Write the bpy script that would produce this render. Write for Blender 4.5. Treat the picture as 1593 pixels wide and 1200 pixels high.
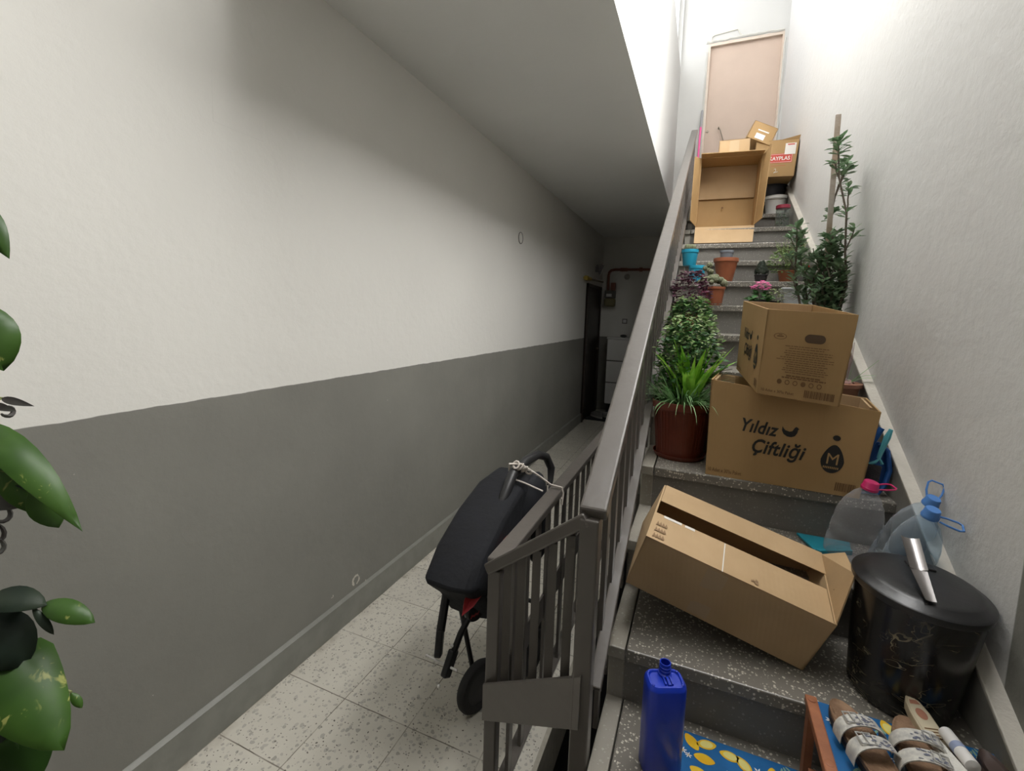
import bpy, bmesh, math, random
from mathutils import Vector, Matrix, Euler
V = Vector
PI = math.pi
for o in list(bpy.data.objects): bpy.data.objects.remove(o)
SC = bpy.context.scene
COL = SC.collection

# ------------------------------------------------------------------ camera
yaw, pitch, roll = 0.38630705, -0.10342402, -0.03240835
fwd = V((-math.sin(yaw)*math.cos(pitch), math.cos(yaw)*math.cos(pitch), math.sin(pitch)))
r0 = V((math.cos(yaw), math.sin(yaw), 0)); d0 = fwd.cross(r0)
rt = math.cos(roll)*r0 + math.sin(roll)*d0
dn = -math.sin(roll)*r0 + math.cos(roll)*d0
cd = bpy.data.cameras.new('camera'); cam = bpy.data.objects.new('camera', cd); COL.objects.link(cam)
cd.sensor_width = 36; cd.lens = 36*700/1593
cd.shift_x = -4.75/1593; cd.shift_y = -40/1593
cd.clip_start = 0.02
up = -dn; bk = -fwd
cam.matrix_world = Matrix(((rt.x, up.x, bk.x, 0), (rt.y, up.y, bk.y, 0), (rt.z, up.z, bk.z, 1.57), (0, 0, 0, 1)))
SC.camera = cam
# ------------------------------------------------------------------ world, light, exposure
SC.view_settings.view_transform = 'Standard'; SC.view_settings.look = 'None'
SC.view_settings.gamma = 1; SC.view_settings.use_curve_mapping = False
SC.view_settings.exposure = 0.48
w = bpy.data.worlds.new('daylight'); SC.world = w; w.use_nodes = True
bg = w.node_tree.nodes['Background']; bg.inputs[0].default_value = (0.95, 0.97, 1.0, 1); bg.inputs[1].default_value = 3.0

def area(name, loc, direction, sx, sy, power, color):
    l = bpy.data.lights.new(name, 'AREA'); l.shape = 'RECTANGLE'; l.size = sx; l.size_y = sy
    l.energy = power; l.color = color
    o = bpy.data.objects.new(name, l); COL.objects.link(o); o.location = loc
    o.rotation_euler = V(direction).to_track_quat('-Z', 'Y').to_euler()
    return o
# daylight through the upper window; side and overhead lamps added for unseen sources
area('daylight_upper_window', (-1.15, 2.9, 5.75), (1, -0.55, -0.75), 2.2, 1.3, 58, (1.0, 0.99, 0.975))
area('added_side_light', (1.22, 2.25, 4.35), (-1, 0.10, -0.60), 2.4, 1.9, 225, (1.0, 0.98, 0.945))  # added lamp out of view, lights the left wall and passage
area('added_overhead_light', (0.12, 1.2, 6.62), (0, 0, -1), 0.9, 1.8, 66, (1.0, 0.985, 0.96))  # added lamp overhead, out of view, brightens treads and rail tops

# ------------------------------------------------------------------ materials
MATS = {}
def N(nt, t, **kw):
    n = nt.nodes.new(t)
    for k, v in kw.items():
        if k.startswith('i_'): n.inputs[k[2:].replace('_', ' ')].default_value = v
        else: setattr(n, k, v)
    return n
def L(nt, a, b): nt.links.new(a, b)
def rgb(c): return (c[0], c[1], c[2], 1)
def newmat(name):
    m = bpy.data.materials.new(name); m.use_nodes = True
    nt = m.node_tree; b = nt.nodes['Principled BSDF']; MATS[name] = m
    return m, nt, b
def mixc(nt, fac, a, b):
    n = N(nt, 'ShaderNodeMix', data_type='RGBA')
    if hasattr(fac, 'links'): L(nt, fac, n.inputs[0])
    else: n.inputs[0].default_value = fac
    for s, v in ((6, a), (7, b)):
        if hasattr(v, 'links'): L(nt, v, n.inputs[s])
        else: n.inputs[s].default_value = rgb(v)
    return n.outputs[2]
def noise(nt, scale, detail=3, rough=0.55, vec=None, dist=0):
    n = N(nt, 'ShaderNodeTexNoise'); n.inputs['Scale'].default_value = scale
    n.inputs['Detail'].default_value = detail; n.inputs['Roughness'].default_value = rough
    n.inputs['Distortion'].default_value = dist
    if vec is not None: L(nt, vec, n.inputs['Vector'])
    return n.outputs['Fac']
def ramp(nt, fac, a, b):
    n = N(nt, 'ShaderNodeMapRange'); L(nt, fac, n.inputs[0]); n.inputs[1].default_value = a; n.inputs[2].default_value = b
    return n.outputs[0]
def mth(nt, op, a, b=None):
    n = N(nt, 'ShaderNodeMath', operation=op)
    for i, v in enumerate((a, b)):
        if v is None: continue
        if hasattr(v, 'links'): L(nt, v, n.inputs[i])
        else: n.inputs[i].default_value = v
    return n.outputs[0]
def gpos(nt): return N(nt, 'ShaderNodeNewGeometry').outputs['Position']
def bump(nt, b, h, strength, dist=0.01):
    n = N(nt, 'ShaderNodeBump'); n.inputs['Strength'].default_value = strength; n.inputs['Distance'].default_value = dist
    L(nt, h, n.inputs['Height']); L(nt, n.outputs[0], b.inputs['Normal'])
def mat(name, c, rough=0.6, metal=0, var=0.0, vscale=12, bmp=0.0, bscale=60, spec=0.5, c2=None, sub=0, alpha=None):
    if name in MATS: return MATS[name]
    m, nt, b = newmat(name)
    b.inputs['Roughness'].default_value = rough; b.inputs['Metallic'].default_value = metal
    b.inputs['Specular IOR Level'].default_value = spec
    p = gpos(nt)
    if var > 0 or c2:
        n = noise(nt, vscale, 4, vec=p)
        c2 = c2 or tuple(min(1, x*(1-var)) for x in c)
        L(nt, mixc(nt, ramp(nt, n, 0.35, 0.65), c, c2), b.inputs['Base Color'])
    else: b.inputs['Base Color'].default_value = rgb(c)
    if bmp > 0: bump(nt, b, noise(nt, bscale, 4, vec=p), bmp)
    return m

def plaster(name, upper, lower=None, zline=1.245, ymax=None, marks=(), bs=0.22):
    m, nt, b = newmat(name); p = gpos(nt)
    sep = N(nt, 'ShaderNodeSeparateXYZ'); L(nt, p, sep.inputs[0])
    big = noise(nt, 1.3, 4, vec=p); col = mixc(nt, ramp(nt, big, 0.3, 0.7), upper, tuple(x*0.955 for x in upper))
    if lower:
        edge = noise(nt, 9, 3, vec=p)
        z = mth(nt, 'ADD', sep.outputs[2], mth(nt, 'MULTIPLY', mth(nt, 'SUBTRACT', edge, 0.5), 0.012))
        fac = ramp(nt, z, zline+0.001, zline-0.001)
        if ymax is not None:
            fac = mth(nt, 'MULTIPLY', fac, ramp(nt, sep.outputs[1], ymax+0.002, ymax-0.002))
        lw = mixc(nt, ramp(nt, noise(nt, 2.1, 4, vec=p), 0.35, 0.7), lower, tuple(x*0.88 for x in lower))
        # small chips where the paint has come off
        ch = noise(nt, 46, 2, vec=p); ch2 = noise(nt, 2.7, 2, vec=p)
        chip = mth(nt, 'MULTIPLY', ramp(nt, ch, 0.775, 0.785), ramp(nt, ch2, 0.5, 0.56))
        lw = mixc(nt, chip, lw, (0.5, 0.47, 0.42))
        col = mixc(nt, fac, col, lw)
    for (mx, my, mz, rr, th) in marks:
        dn_ = N(nt, 'ShaderNodeVectorMath', operation='DISTANCE'); L(nt, p, dn_.inputs[0]); dn_.inputs[1].default_value = (mx, my, mz)
        dd = mth(nt, 'ADD', dn_.outputs['Value'], mth(nt, 'MULTIPLY', mth(nt, 'SUBTRACT', noise(nt, 38, 3, vec=p), 0.5), rr*1.3))
        ring = mth(nt, 'LESS_THAN', mth(nt, 'ABSOLUTE', mth(nt, 'SUBTRACT', dd, rr)), th)
        brk = ramp(nt, noise(nt, 30, 2, vec=p), 0.44, 0.47)
        col = mixc(nt, mth(nt, 'MULTIPLY', ring, brk), col, (0.55, 0.51, 0.44))
    L(nt, col, b.inputs['Base Color']); b.inputs['Roughness'].default_value = 0.75
    b.inputs['Specular IOR Level'].default_value = 0.3
    h = mth(nt, 'ADD', mth(nt, 'MULTIPLY', noise(nt, 22, 5, 0.6, p), 1.0), mth(nt, 'MULTIPLY', noise(nt, 7, 3, 0.5, p, 0.3), 0.35))
    bump(nt, b, h, bs, 0.008)
    return m

def chips(name, base, chipc, scale, thr, base2=None, rough=0.45, dark=None, tile=None, bmp=0.05):
    """terrazzo: irregular chips in a cement ground"""
    m, nt, b = newmat(name); p = gpos(nt)
    v = N(nt, 'ShaderNodeTexVoronoi'); v.inputs['Scale'].default_value = scale
    wv = N(nt, 'ShaderNodeVectorMath', operation='ADD'); L(nt, p, wv.inputs[0])
    nc = N(nt, 'ShaderNodeTexNoise'); nc.inputs['Scale'].default_value = scale*0.8; L(nt, p, nc.inputs['Vector'])
    sc = N(nt, 'ShaderNodeVectorMath', operation='SCALE'); L(nt, nc.outputs['Color'], sc.inputs[0]); sc.inputs['Scale'].default_value = 0.9/scale
    L(nt, sc.outputs[0], wv.inputs[1]); L(nt, wv.outputs[0], v.inputs['Vector'])
    col = mixc(nt, ramp(nt, noise(nt, 5, 4, vec=p), 0.35, 0.65), base, base2 or tuple(x*0.82 for x in base))
    sepc = N(nt, 'ShaderNodeSeparateColor'); L(nt, v.outputs['Color'], sepc.inputs[0])
    lim = mth(nt, 'MULTIPLY', sepc.outputs[0], thr)
    fac = mth(nt, 'LESS_THAN', v.outputs['Distance'], lim)
    cc = mixc(nt, sepc.outputs[1], chipc, tuple(x*0.7 for x in chipc))
    col = mixc(nt, fac, col, cc)
    if dark:
        v2 = N(nt, 'ShaderNodeTexVoronoi'); v2.inputs['Scale'].default_value = scale*1.7; L(nt, wv.outputs[0], v2.inputs['Vector'])
        s2 = N(nt, 'ShaderNodeSeparateColor'); L(nt, v2.outputs['Color'], s2.inputs[0])
        f2 = mth(nt, 'MULTIPLY', mth(nt, 'LESS_THAN', v2.outputs['Distance'], mth(nt, 'MULTIPLY', s2.outputs[2], 0.30)), mth(nt, 'GREATER_THAN', s2.outputs[1], 0.62))
        col = mixc(nt, f2, col, dark)
    if tile:
        x0, y0, s = tile
        sp = N(nt, 'ShaderNodeSeparateXYZ'); L(nt, p, sp.inputs[0])
        g = None
        for ax, o in ((0, x0), (1, y0)):
            wob = mth(nt, 'MULTIPLY', mth(nt, 'SUBTRACT', noise(nt, 11, 2, vec=p), 0.5), 0.004)
            t = mth(nt, 'ADD', mth(nt, 'SUBTRACT', sp.outputs[ax], o-100*s), wob)
            fr = mth(nt, 'FRACT', mth(nt, 'DIVIDE', t, s))
            e = mth(nt, 'LESS_THAN', mth(nt, 'ABSOLUTE', mth(nt, 'SUBTRACT', fr, 0.5)), 0.4935)
            e = mth(nt, 'SUBTRACT', 1.0, e)
            g = e if g is None else mth(nt, 'MAXIMUM', g, e)
        # each tile a slightly different tone
        cell = N(nt, 'ShaderNodeVectorMath', operation='SNAP'); off = N(nt, 'ShaderNodeVectorMath', operation='SUBTRACT')
        L(nt, p, off.inputs[0]); off.inputs[1].default_value = (x0-100*s, y0-100*s, -0.1)
        L(nt, off.outputs[0], cell.inputs[0]); cell.inputs[1].default_value = (s, s, 5)
        wn = N(nt, 'ShaderNodeTexWhiteNoise'); L(nt, cell.outputs[0], wn.inputs['Vector'])
        col = mixc(nt, mth(nt, 'MULTIPLY', wn.outputs['Value'], 0.22), col, tuple(x*0.55 for x in base))
        dirt = mth(nt, 'MULTIPLY', g, ramp(nt, noise(nt, 6, 3, vec=p), 0.2, 0.6))
        col = mixc(nt, dirt, col, (0.13, 0.11, 0.085))
        # grime along the skirting
        gr = mth(nt, 'MULTIPLY', ramp(nt, mth(nt, 'ADD', sp.outputs[0], mth(nt, 'MULTIPLY', noise(nt, 14, 4, vec=p), 0.09)), -1.44, -1.50), ramp(nt, noise(nt, 9, 4, vec=p), 0.40, 0.62))
        col = mixc(nt, mth(nt, 'MULTIPLY', gr, 0.8), col, (0.20, 0.165, 0.12))
    L(nt, col, b.inputs['Base Color']); b.inputs['Roughness'].default_value = rough
    if bmp: bump(nt, b, noise(nt, 90, 3, vec=p), bmp, 0.004)
    return m

WHITE = (0.735, 0.72, 0.675); GREY = (0.225, 0.220, 0.195)
m_wall_left = plaster('plaster_two_tone', WHITE, GREY, 1.245, marks=((-1.54, 1.72, 0.185, 0.022, 0.0045), (-1.54, 1.56, 0.19, 0.007, 0.002), (-1.54, 1.80, 0.135, 0.012, 0.003)))
m_wall_right = plaster('plaster_white_right', (0.66, 0.655, 0.64), GREY, 1.6, ymax=1.235, bs=0.42)
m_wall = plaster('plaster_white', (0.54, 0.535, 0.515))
m_ceil = plaster('plaster_ceiling', (0.88, 0.88, 0.86))
m_base = mat('grey_gloss_paint', (0.215, 0.215, 0.190), 0.4, var=0.15, bmp=0.08)
m_floor = chips('terrazzo_tiles', (0.58, 0.55, 0.475), (0.50, 0.475, 0.42), 58, 0.5, (0.63, 0.60, 0.52), 0.42, dark=(0.10, 0.09, 0.075), tile=(-1.525, 1.298, 0.304))
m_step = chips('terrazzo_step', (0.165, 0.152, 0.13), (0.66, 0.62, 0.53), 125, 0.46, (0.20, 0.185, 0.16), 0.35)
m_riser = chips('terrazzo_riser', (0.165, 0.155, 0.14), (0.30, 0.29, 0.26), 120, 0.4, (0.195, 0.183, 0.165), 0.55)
m_string = chips('terrazzo_stringer', (0.27, 0.25, 0.21), (0.42, 0.40, 0.35), 110, 0.4, (0.31, 0.29, 0.25), 0.45)
m_slab = mat('pale_stone_edge', (0.42, 0.39, 0.32), 0.55, var=0.2, vscale=30, bmp=0.1)
m_ledge = mat('cream_ledge_paint', (0.52, 0.49, 0.43), 0.6, var=0.12, bmp=0.25, bscale=80)
m_skirt = mat('skirt_panel_paint', (0.33, 0.32, 0.29), 0.65, var=0.25, vscale=8, bmp=0.2)
m_rail = mat('taupe_metal_paint', (0.115, 0.103, 0.092), 0.30, var=0.08, bmp=0.08, bscale=30)
m_dark = mat('well_shade_black', (0.03, 0.03, 0.03), 0.9)  # near-black stands in for the shade down the open well

# ------------------------------------------------------------------ mesh builder
class MB:
    def __init__(s): s.v = []; s.f = []; s.m = []; s.mi = 0
    def add(s, verts, faces):
        o = len(s.v); s.v += [V(p) for p in verts]
        for f in faces: s.f.append([i+o for i in f]); s.m.append(s.mi)
    def hexa(s, c):  # 8 corners: bottom 4 ccw, top 4 ccw
        s.add(c, [(3, 2, 1, 0), (4, 5, 6, 7), (0, 1, 5, 4), (1, 2, 6, 5), (2, 3, 7, 6), (3, 0, 4, 7)])
    def box(s, a, b):
        (x0, y0, z0), (x1, y1, z1) = a, b
        s.hexa([(x0, y0, z0), (x1, y0, z0), (x1, y1, z0), (x0, y1, z0), (x0, y0, z1), (x1, y0, z1), (x1, y1, z1), (x0, y1, z1)])
    def beam(s, a, b, w, h, upv=(0, 0, 1)):
        a = V(a); b = V(b); d = (b-a).normalized(); sd = d.cross(V(upv))
        if sd.length < 1e-4: sd = d.cross(V((0, 1, 0)))
        sd.normalize(); u = sd.cross(d).normalized()
        sd *= w/2; u *= h/2
        s.hexa([a-sd-u, a+sd-u, b+sd-u, b-sd-u, a-sd+u, a+sd+u, b+sd+u, b-sd+u])
    def tube(s, pts, r, seg=8, cap=True):
        pts = [V(p) for p in pts]; n = len(pts)
        rs = r if isinstance(r, (list, tuple)) else [r]*n
        rings = []; prev = None
        for i in range(n):
            t = (pts[min(i+1, n-1)]-pts[max(i-1, 0)])
            if t.length < 1e-9: t = V((0, 0, 1))
            t.normalize()
            if prev is None:
                a = t.cross(V((0, 0, 1)));  a = a if a.length > 1e-3 else t.cross(V((1, 0, 0)))
            else:
                a = prev - t*prev.dot(t)
                if a.length < 1e-6: a = t.cross(V((1, 0, 0)))
            a.normalize(); prev = a; bb = t.cross(a)
            rings.append([pts[i]+(a*math.cos(2*PI*k/seg)+bb*math.sin(2*PI*k/seg))*rs[i] for k in range(seg)])
        vs = [p for rg in rings for p in rg]; fs = []
        for i in range(n-1):
            for k in range(seg):
                k2 = (k+1) % seg; fs.append((i*seg+k, i*seg+k2, (i+1)*seg+k2, (i+1)*seg+k))
        if cap: fs += [tuple(range(seg))[::-1], tuple((n-1)*seg+k for k in range(seg))]
        s.add(vs, fs)
    def lathe(s, prof, c, seg=24, axis=(0, 0, 1), sx=1, sy=1, ref=None, shear=(0, 0)):
        """prof: list of (r, z) along the axis from c"""
        ax = V(axis).normalized(); a = ax.cross(V(ref) if ref else V((0, 1, 0)))
        if a.length < 1e-3: a = ax.cross(V((1, 0, 0)))
        a.normalize(); b = ax.cross(a).normalized(); c = V(c)
        vs = []; fs = []
        for r, z in prof:
            for k in range(seg):
                t = 2*PI*k/seg
                vs.append(c+ax*z+a*(r*sx*math.cos(t))+b*(r*sy*math.sin(t))+V((shear[0]*z, shear[1]*z, 0)))
        for i in range(len(prof)-1):
            for k in range(seg):
                k2 = (k+1) % seg; fs.append((i*seg+k, i*seg+k2, (i+1)*seg+k2, (i+1)*seg+k))
        if prof[0][0] > 1e-6: fs.append(tuple(range(seg))[::-1])
        if prof[-1][0] > 1e-6: fs.append(tuple((len(prof)-1)*seg+k for k in range(seg)))
        s.add(vs, fs)
    def prism(s, poly, off):
        n = len(poly); poly = [V(p) for p in poly]; off = V(off)
        s.add(poly+[p+off for p in poly], [tuple(range(n))[::-1], tuple(range(n, 2*n))]+[(i, (i+1) % n, (i+1) % n+n, i+n) for i in range(n)])
    def poly(s, pts): s.add(pts, [tuple(range(len(pts)))])
    def blob(s, c, r, sc=(1, 1, 1), seg=10, rings=6, rot=None):
        pr = []
        R_ = Euler(rot).to_matrix() if rot else None
        vs = []; fs = []
        for i in range(rings+1):
            a = -PI/2+PI*i/rings
            for k in range(seg):
                t = 2*PI*k/seg; q = V((math.cos(a)*math.cos(t)*r*sc[0], math.cos(a)*math.sin(t)*r*sc[1], math.sin(a)*r*sc[2]))
                vs.append(V(c)+(R_ @ q if R_ else q))
        for i in range(rings):
            for k in range(seg):
                k2 = (k+1) % seg; fs.append((i*seg+k, i*seg+k2, (i+1)*seg+k2, (i+1)*seg+k))
        s.add(vs, fs)
    def leaf(s, base, d, n, Ln, W, shape='oval', droop=0.3, fold=0.25, seg=4, curl=0):
        base = V(base); d = V(d).normalized(); n = V(n); sd = d.cross(n)
        if sd.length < 1e-3: sd = d.cross(V((1, 0.3, 0.2)))
        sd.normalize(); n = sd.cross(d).normalized()
        if shape == 'heart': wf = lambda t: min(1, t/.16)**.5*(1-t)**.72*(1+.55*t)
        elif shape == 'lance': wf = lambda t: math.sin(PI*t**0.8)**0.9
        elif shape == 'blade': wf = lambda t: (1-t)**0.6*min(1, t*6+0.5)
        elif shape == 'spoon': wf = lambda t: math.sin(PI*min(1, t**1.5))**0.7 if t < 0.999 else 0
        else: wf = lambda t: math.sin(PI*t)**0.75
        vs = []; fs = []
        p = base.copy(); dd = d.copy(); nn = n.copy()
        for i in range(seg+1):
            t = i/seg; wd = max(wf(t), 0.0)*W/2
            if shape in ('blade',) and i == 0: wd = W*0.35
            vs += [p-sd*wd+nn*wd*fold, p.copy(), p+sd*wd+nn*wd*fold]
            a = -droop/seg; c_, s_ = math.cos(a), math.sin(a)
            dd, nn = dd*c_+nn*s_, nn*c_-dd*s_
            p = p+dd*(Ln/seg)
        for i in range(seg):
            o = i*3; fs += [(o, o+1, o+4, o+3), (o+1, o+2, o+5, o+4)]
        s.add(vs, fs)

def obj(name, mb, mats, parent=None, loc=None, smooth=False, bevel=0, weld=False, subsurf=0, auto=True, solid=0, bseg=2):
    me = bpy.data.meshes.new(name)
    o = bpy.data.objects.new(name, me); COL.objects.link(o)
    org = V((0, 0, 0))
    if parent is not None:
        o.parent = parent; org = V(parent['_org'])
    if parent is None and loc is not None: o.location = loc; org = V(loc)
    elif parent is None and loc is None: org = V((0, 0, 0))
    o['_org'] = tuple(org)
    me.from_pydata([p-org for p in mb.v], [], mb.f)
    if not isinstance(mats, (list, tuple)): mats = [mats]
    for m in mats: me.materials.append(m)
    for p, mi in zip(me.polygons, mb.m): p.material_index = min(mi, len(mats)-1)
    me.update()
    bm = bmesh.new(); bm.from_mesh(me)
    if weld: bmesh.ops.remove_doubles(bm, verts=bm.verts, dist=1e-5)
    bmesh.ops.recalc_face_normals(bm, faces=bm.faces)
    bm.to_mesh(me); bm.free()
    if solid:
        md = o.modifiers.new('thick', 'SOLIDIFY'); md.thickness = solid; md.offset = 0
    if subsurf:
        md = o.modifiers.new('sub', 'SUBSURF'); md.levels = subsurf; md.render_levels = subsurf
    if bevel:
        md = o.modifiers.new('bev', 'BEVEL'); md.width = bevel; md.segments = bseg; md.limit_method = 'ANGLE'; md.angle_limit = 0.6
    if smooth:
        for p in me.polygons: p.use_smooth = True
        if auto:
            try: me.set_sharp_from_angle(angle=0.7)
            except Exception: pass
    return o
def thing(name, label, cat, loc, group=None):
    o = bpy.data.objects.new(name, None); COL.objects.link(o); o.location = loc; o['_org'] = tuple(loc)
    o.empty_display_size = 0.05
    o['label'] = label; o['category'] = cat
    if group: o['group'] = group
    return o
def tag(o, label, cat, group=None, kind=None):
    o['label'] = label; o['category'] = cat
    if group: o['group'] = group
    if kind: o['kind'] = kind
    return o
def struct(name, mb, m, parent=None, **k):
    o = obj(name, mb, m, parent, **k)
    if parent is None: o['kind'] = 'structure'
    return o

def text_mesh(txt, size=1.0, shear=0.0, offset=0.0, space=1.0):
    """glyph outlines as flat vertices/faces, normalised to start at x=0 and baseline y=0"""
    cu = bpy.data.curves.new('t', 'FONT'); cu.body = txt; cu.size = size; cu.shear = shear; cu.offset = offset
    cu.space_character = space; cu.resolution_u = 3
    ob = bpy.data.objects.new('t', cu); COL.objects.link(ob)
    dg = bpy.context.evaluated_depsgraph_get(); ev = ob.evaluated_get(dg); me = ev.to_mesh()
    vs = [(v.co.x, v.co.y) for v in me.vertices]; fs = [tuple(p.vertices) for p in me.polygons]
    ev.to_mesh_clear(); bpy.data.objects.remove(ob); bpy.data.curves.remove(cu)
    if vs:
        x0 = min(v[0] for v in vs); vs = [(a-x0, b) for a, b in vs]
    return vs, fs
def put2d(mb, vs, fs, fn, x, y, sx=1, sy=1):
    mb.add([fn(x+a*sx, y+b*sy) for a, b in vs], fs)
def put_text(mb, txt, fn, x, y, width, height=None, **k):
    vs, fs = text_mesh(txt, **k)
    if not vs: return
    w_ = max(v[0] for v in vs); s = width/w_
    sy = s if height is None else height/max(v[1] for v in vs)
    put2d(mb, vs, fs, fn, x, y, s, sy)
def rect2d(mb, fn, x0, y0, x1, y1, n=1):
    mb.add([fn(x0, y0), fn(x1, y0), fn(x1, y1), fn(x0, y1)], [(0, 1, 2, 3)])

# ------------------------------------------------------------------ the setting
r_, t_ = 0.165, 0.2954
def zk(k): return 0.6645+r_*k
def yk(k): return 1.184+t_*k
def zn(y): return 0.6645+r_/t_*(y-1.184)
XL, XR, CE = -1.54, 0.66, 2.84
XS, XT = -0.175, 0.63      # stair: stringer edge, inner face of the skirt
YB, YE = 5.8, 7.5

b = MB(); b.box((XL-0.15, -2.5, -2.6), (XL, YE+0.15, 2.86)); b.box((XL-0.15, -2.5, 2.86), (XL, 1.35, 6.5)); wl = struct('wall_left', b, m_wall_left)
b = MB(); b.box((XL, YE, -0.1), (-0.42, YE+0.15, 3.0)); struct('wall_end', b, plaster('plaster_end_wall', (0.72, 0.71, 0.67), GREY, 1.23))
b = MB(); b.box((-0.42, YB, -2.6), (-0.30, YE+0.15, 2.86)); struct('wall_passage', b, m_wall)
WR = (0.95, 3.3, 3.3, 4.95)  # unseen opening added for the side lamp
b = MB(); b.box((XR, -2.5, -2.6), (XR+0.15, 6.0, WR[2])); b.box((XR, -2.5, WR[3]), (XR+0.15, 6.0, 6.5)); b.box((XR, -2.5, WR[2]), (XR+0.15, WR[0], WR[3])); b.box((XR, WR[1], WR[2]), (XR+0.15, 6.0, WR[3])); struct('wall_right', b, m_wall_right)
# back wall of the upper landing with its door opening (door 0.0 .. 0.74)
DX0, DX1, DZ0, DZ1 = -0.125, 0.622, 2.645, 4.655
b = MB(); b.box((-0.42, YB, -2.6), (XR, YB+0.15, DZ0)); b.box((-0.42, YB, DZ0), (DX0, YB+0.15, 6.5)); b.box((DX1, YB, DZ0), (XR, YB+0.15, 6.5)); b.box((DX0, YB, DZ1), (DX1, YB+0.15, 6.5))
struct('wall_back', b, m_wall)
# fascia wall above the edge of the passage ceiling with the long window opening
SILL, HEAD = 4.42, 6.15
YO = 1.1
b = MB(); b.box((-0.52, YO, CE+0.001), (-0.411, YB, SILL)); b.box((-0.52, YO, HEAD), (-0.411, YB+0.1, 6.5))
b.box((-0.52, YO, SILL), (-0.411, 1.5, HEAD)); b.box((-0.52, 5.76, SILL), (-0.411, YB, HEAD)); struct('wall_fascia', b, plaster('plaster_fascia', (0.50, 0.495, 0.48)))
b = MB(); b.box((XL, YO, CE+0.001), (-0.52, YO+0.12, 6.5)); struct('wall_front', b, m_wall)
# unseen rear wall behind the camera, darkened to cut bounce light
b = MB(); b.box((XL, -2.65, -2.6), (XR, -2.5, 6.5)); struct('wall_rear', b, plaster('plaster_rear_grey', (0.16, 0.155, 0.14)))
b = MB(); b.box((XL-0.1, YO, CE), (-0.4115, YE+0.1, CE+0.16)); struct('ceiling', b, m_ceil)
SK = (-0.36, 0.58, 0.2, 2.2)  # unseen ceiling opening added for the overhead lamp
b = MB(); b.box((XL-0.1, -2.6, 6.4), (SK[0], 6.0, 6.55)); b.box((SK[1], -2.6, 6.4), (XR+0.1, 6.0, 6.55)); b.box((SK[0], -2.6, 6.4), (SK[1], SK[2], 6.55)); b.box((SK[0], SK[3], 6.4), (SK[1], 6.0, 6.55)); struct('ceiling_stairwell', b, m_ceil)
b = MB(); b.box((XL, -2.6, -0.2), (-0.43, YE, 0)); b.mi = 1; b.box((-0.43, -2.6, -0.2), (XR, 0.0, 0))
struct('floor', b, [m_floor, m_floor])
b = MB(); b.box((-0.432, 0.0, -0.22), (-0.415, YB, 0.002)); struct('trim_1', b, m_slab)
b = MB(); b.box((-0.45, 0.0, -2.6), (-0.44, YB, -0.2)); b.box((-0.45, 0, -2.6), (XR, YB, -2.5)); b.box((-0.45, -0.1, -2.6), (XR, 0.0, -0.2)); struct('wall_lower_flight', b, m_dark)
b = MB()
for a_, c_ in ((-2.5, 6.40), (7.36, YE)):
    b.box((XL, a_, 0), (XL+0.014, c_, 0.128)); b.hexa([(XL, a_, 0.128), (XL+0.014, a_, 0.128), (XL+0.014, c_, 0.128), (XL, c_, 0.128), (XL, a_, 0.14), (XL+0.004, a_, 0.138), (XL+0.004, c_, 0.138), (XL, c_, 0.14)])
struct('baseboard_left', b, m_base)
# stairs
b = MB(); prof = [(0.0, -0.02)]
for k in range(-3, 13):
    prof += [(yk(k)+0.02, prof[-1][1]), (yk(k)+0.02, zk(k)-0.035)]
prof += [(YB, zk(12)-0.035), (YB, zk(12)-0.2), (yk(12), zk(12)-0.2), (0.35, -0.02)]
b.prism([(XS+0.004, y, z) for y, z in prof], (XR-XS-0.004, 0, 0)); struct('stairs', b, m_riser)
b = MB()
for k in range(-3, 12):
    b.box((XS+0.050, yk(k), zk(k)-0.035), (XT+0.01, yk(k+1)+0.03, zk(k)))
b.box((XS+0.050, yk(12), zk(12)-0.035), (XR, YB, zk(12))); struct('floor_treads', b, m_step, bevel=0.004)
b = MB()
for k in range(-3, 12):
    b.box((XS, yk(k)-0.002, zk(k)-0.034), (XS+0.046, yk(k+1)+0.025, zk(k)))
    b.box((XS, yk(k)+0.019, zk(k)-0.20), (XS+0.046, yk(k)+0.30, zk(k)-0.03))
b.box((XS, yk(12), zk(12)-0.2), (XS+0.046, YB, zk(12))); struct('trim_2', b, m_string, bevel=0.003)
# skirt panel and cream ledge on the right
b = MB(); y0, y1 = -0.05, 5.2
b.prism([(XT, y0, zn(y0)-0.28), (XT, y1, zn(y1)-0.28), (XT, y1, zn(y1)+0.095), (XT, y0, zn(y0)+0.095)], (0.035, 0, 0)); struct('trim_3', b, m_skirt)
b = MB(); b.prism([(XT-0.006, y0, zn(y0)+0.095), (XT-0.006, y1, zn(y1)+0.095), (XT-0.006, y1, zn(y1)+0.108), (XT-0.006, y0, zn(y0)+0.108)], (0.04, 0, 0)); struct('trim_4', b, m_ledge, bevel=0.003)

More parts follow.
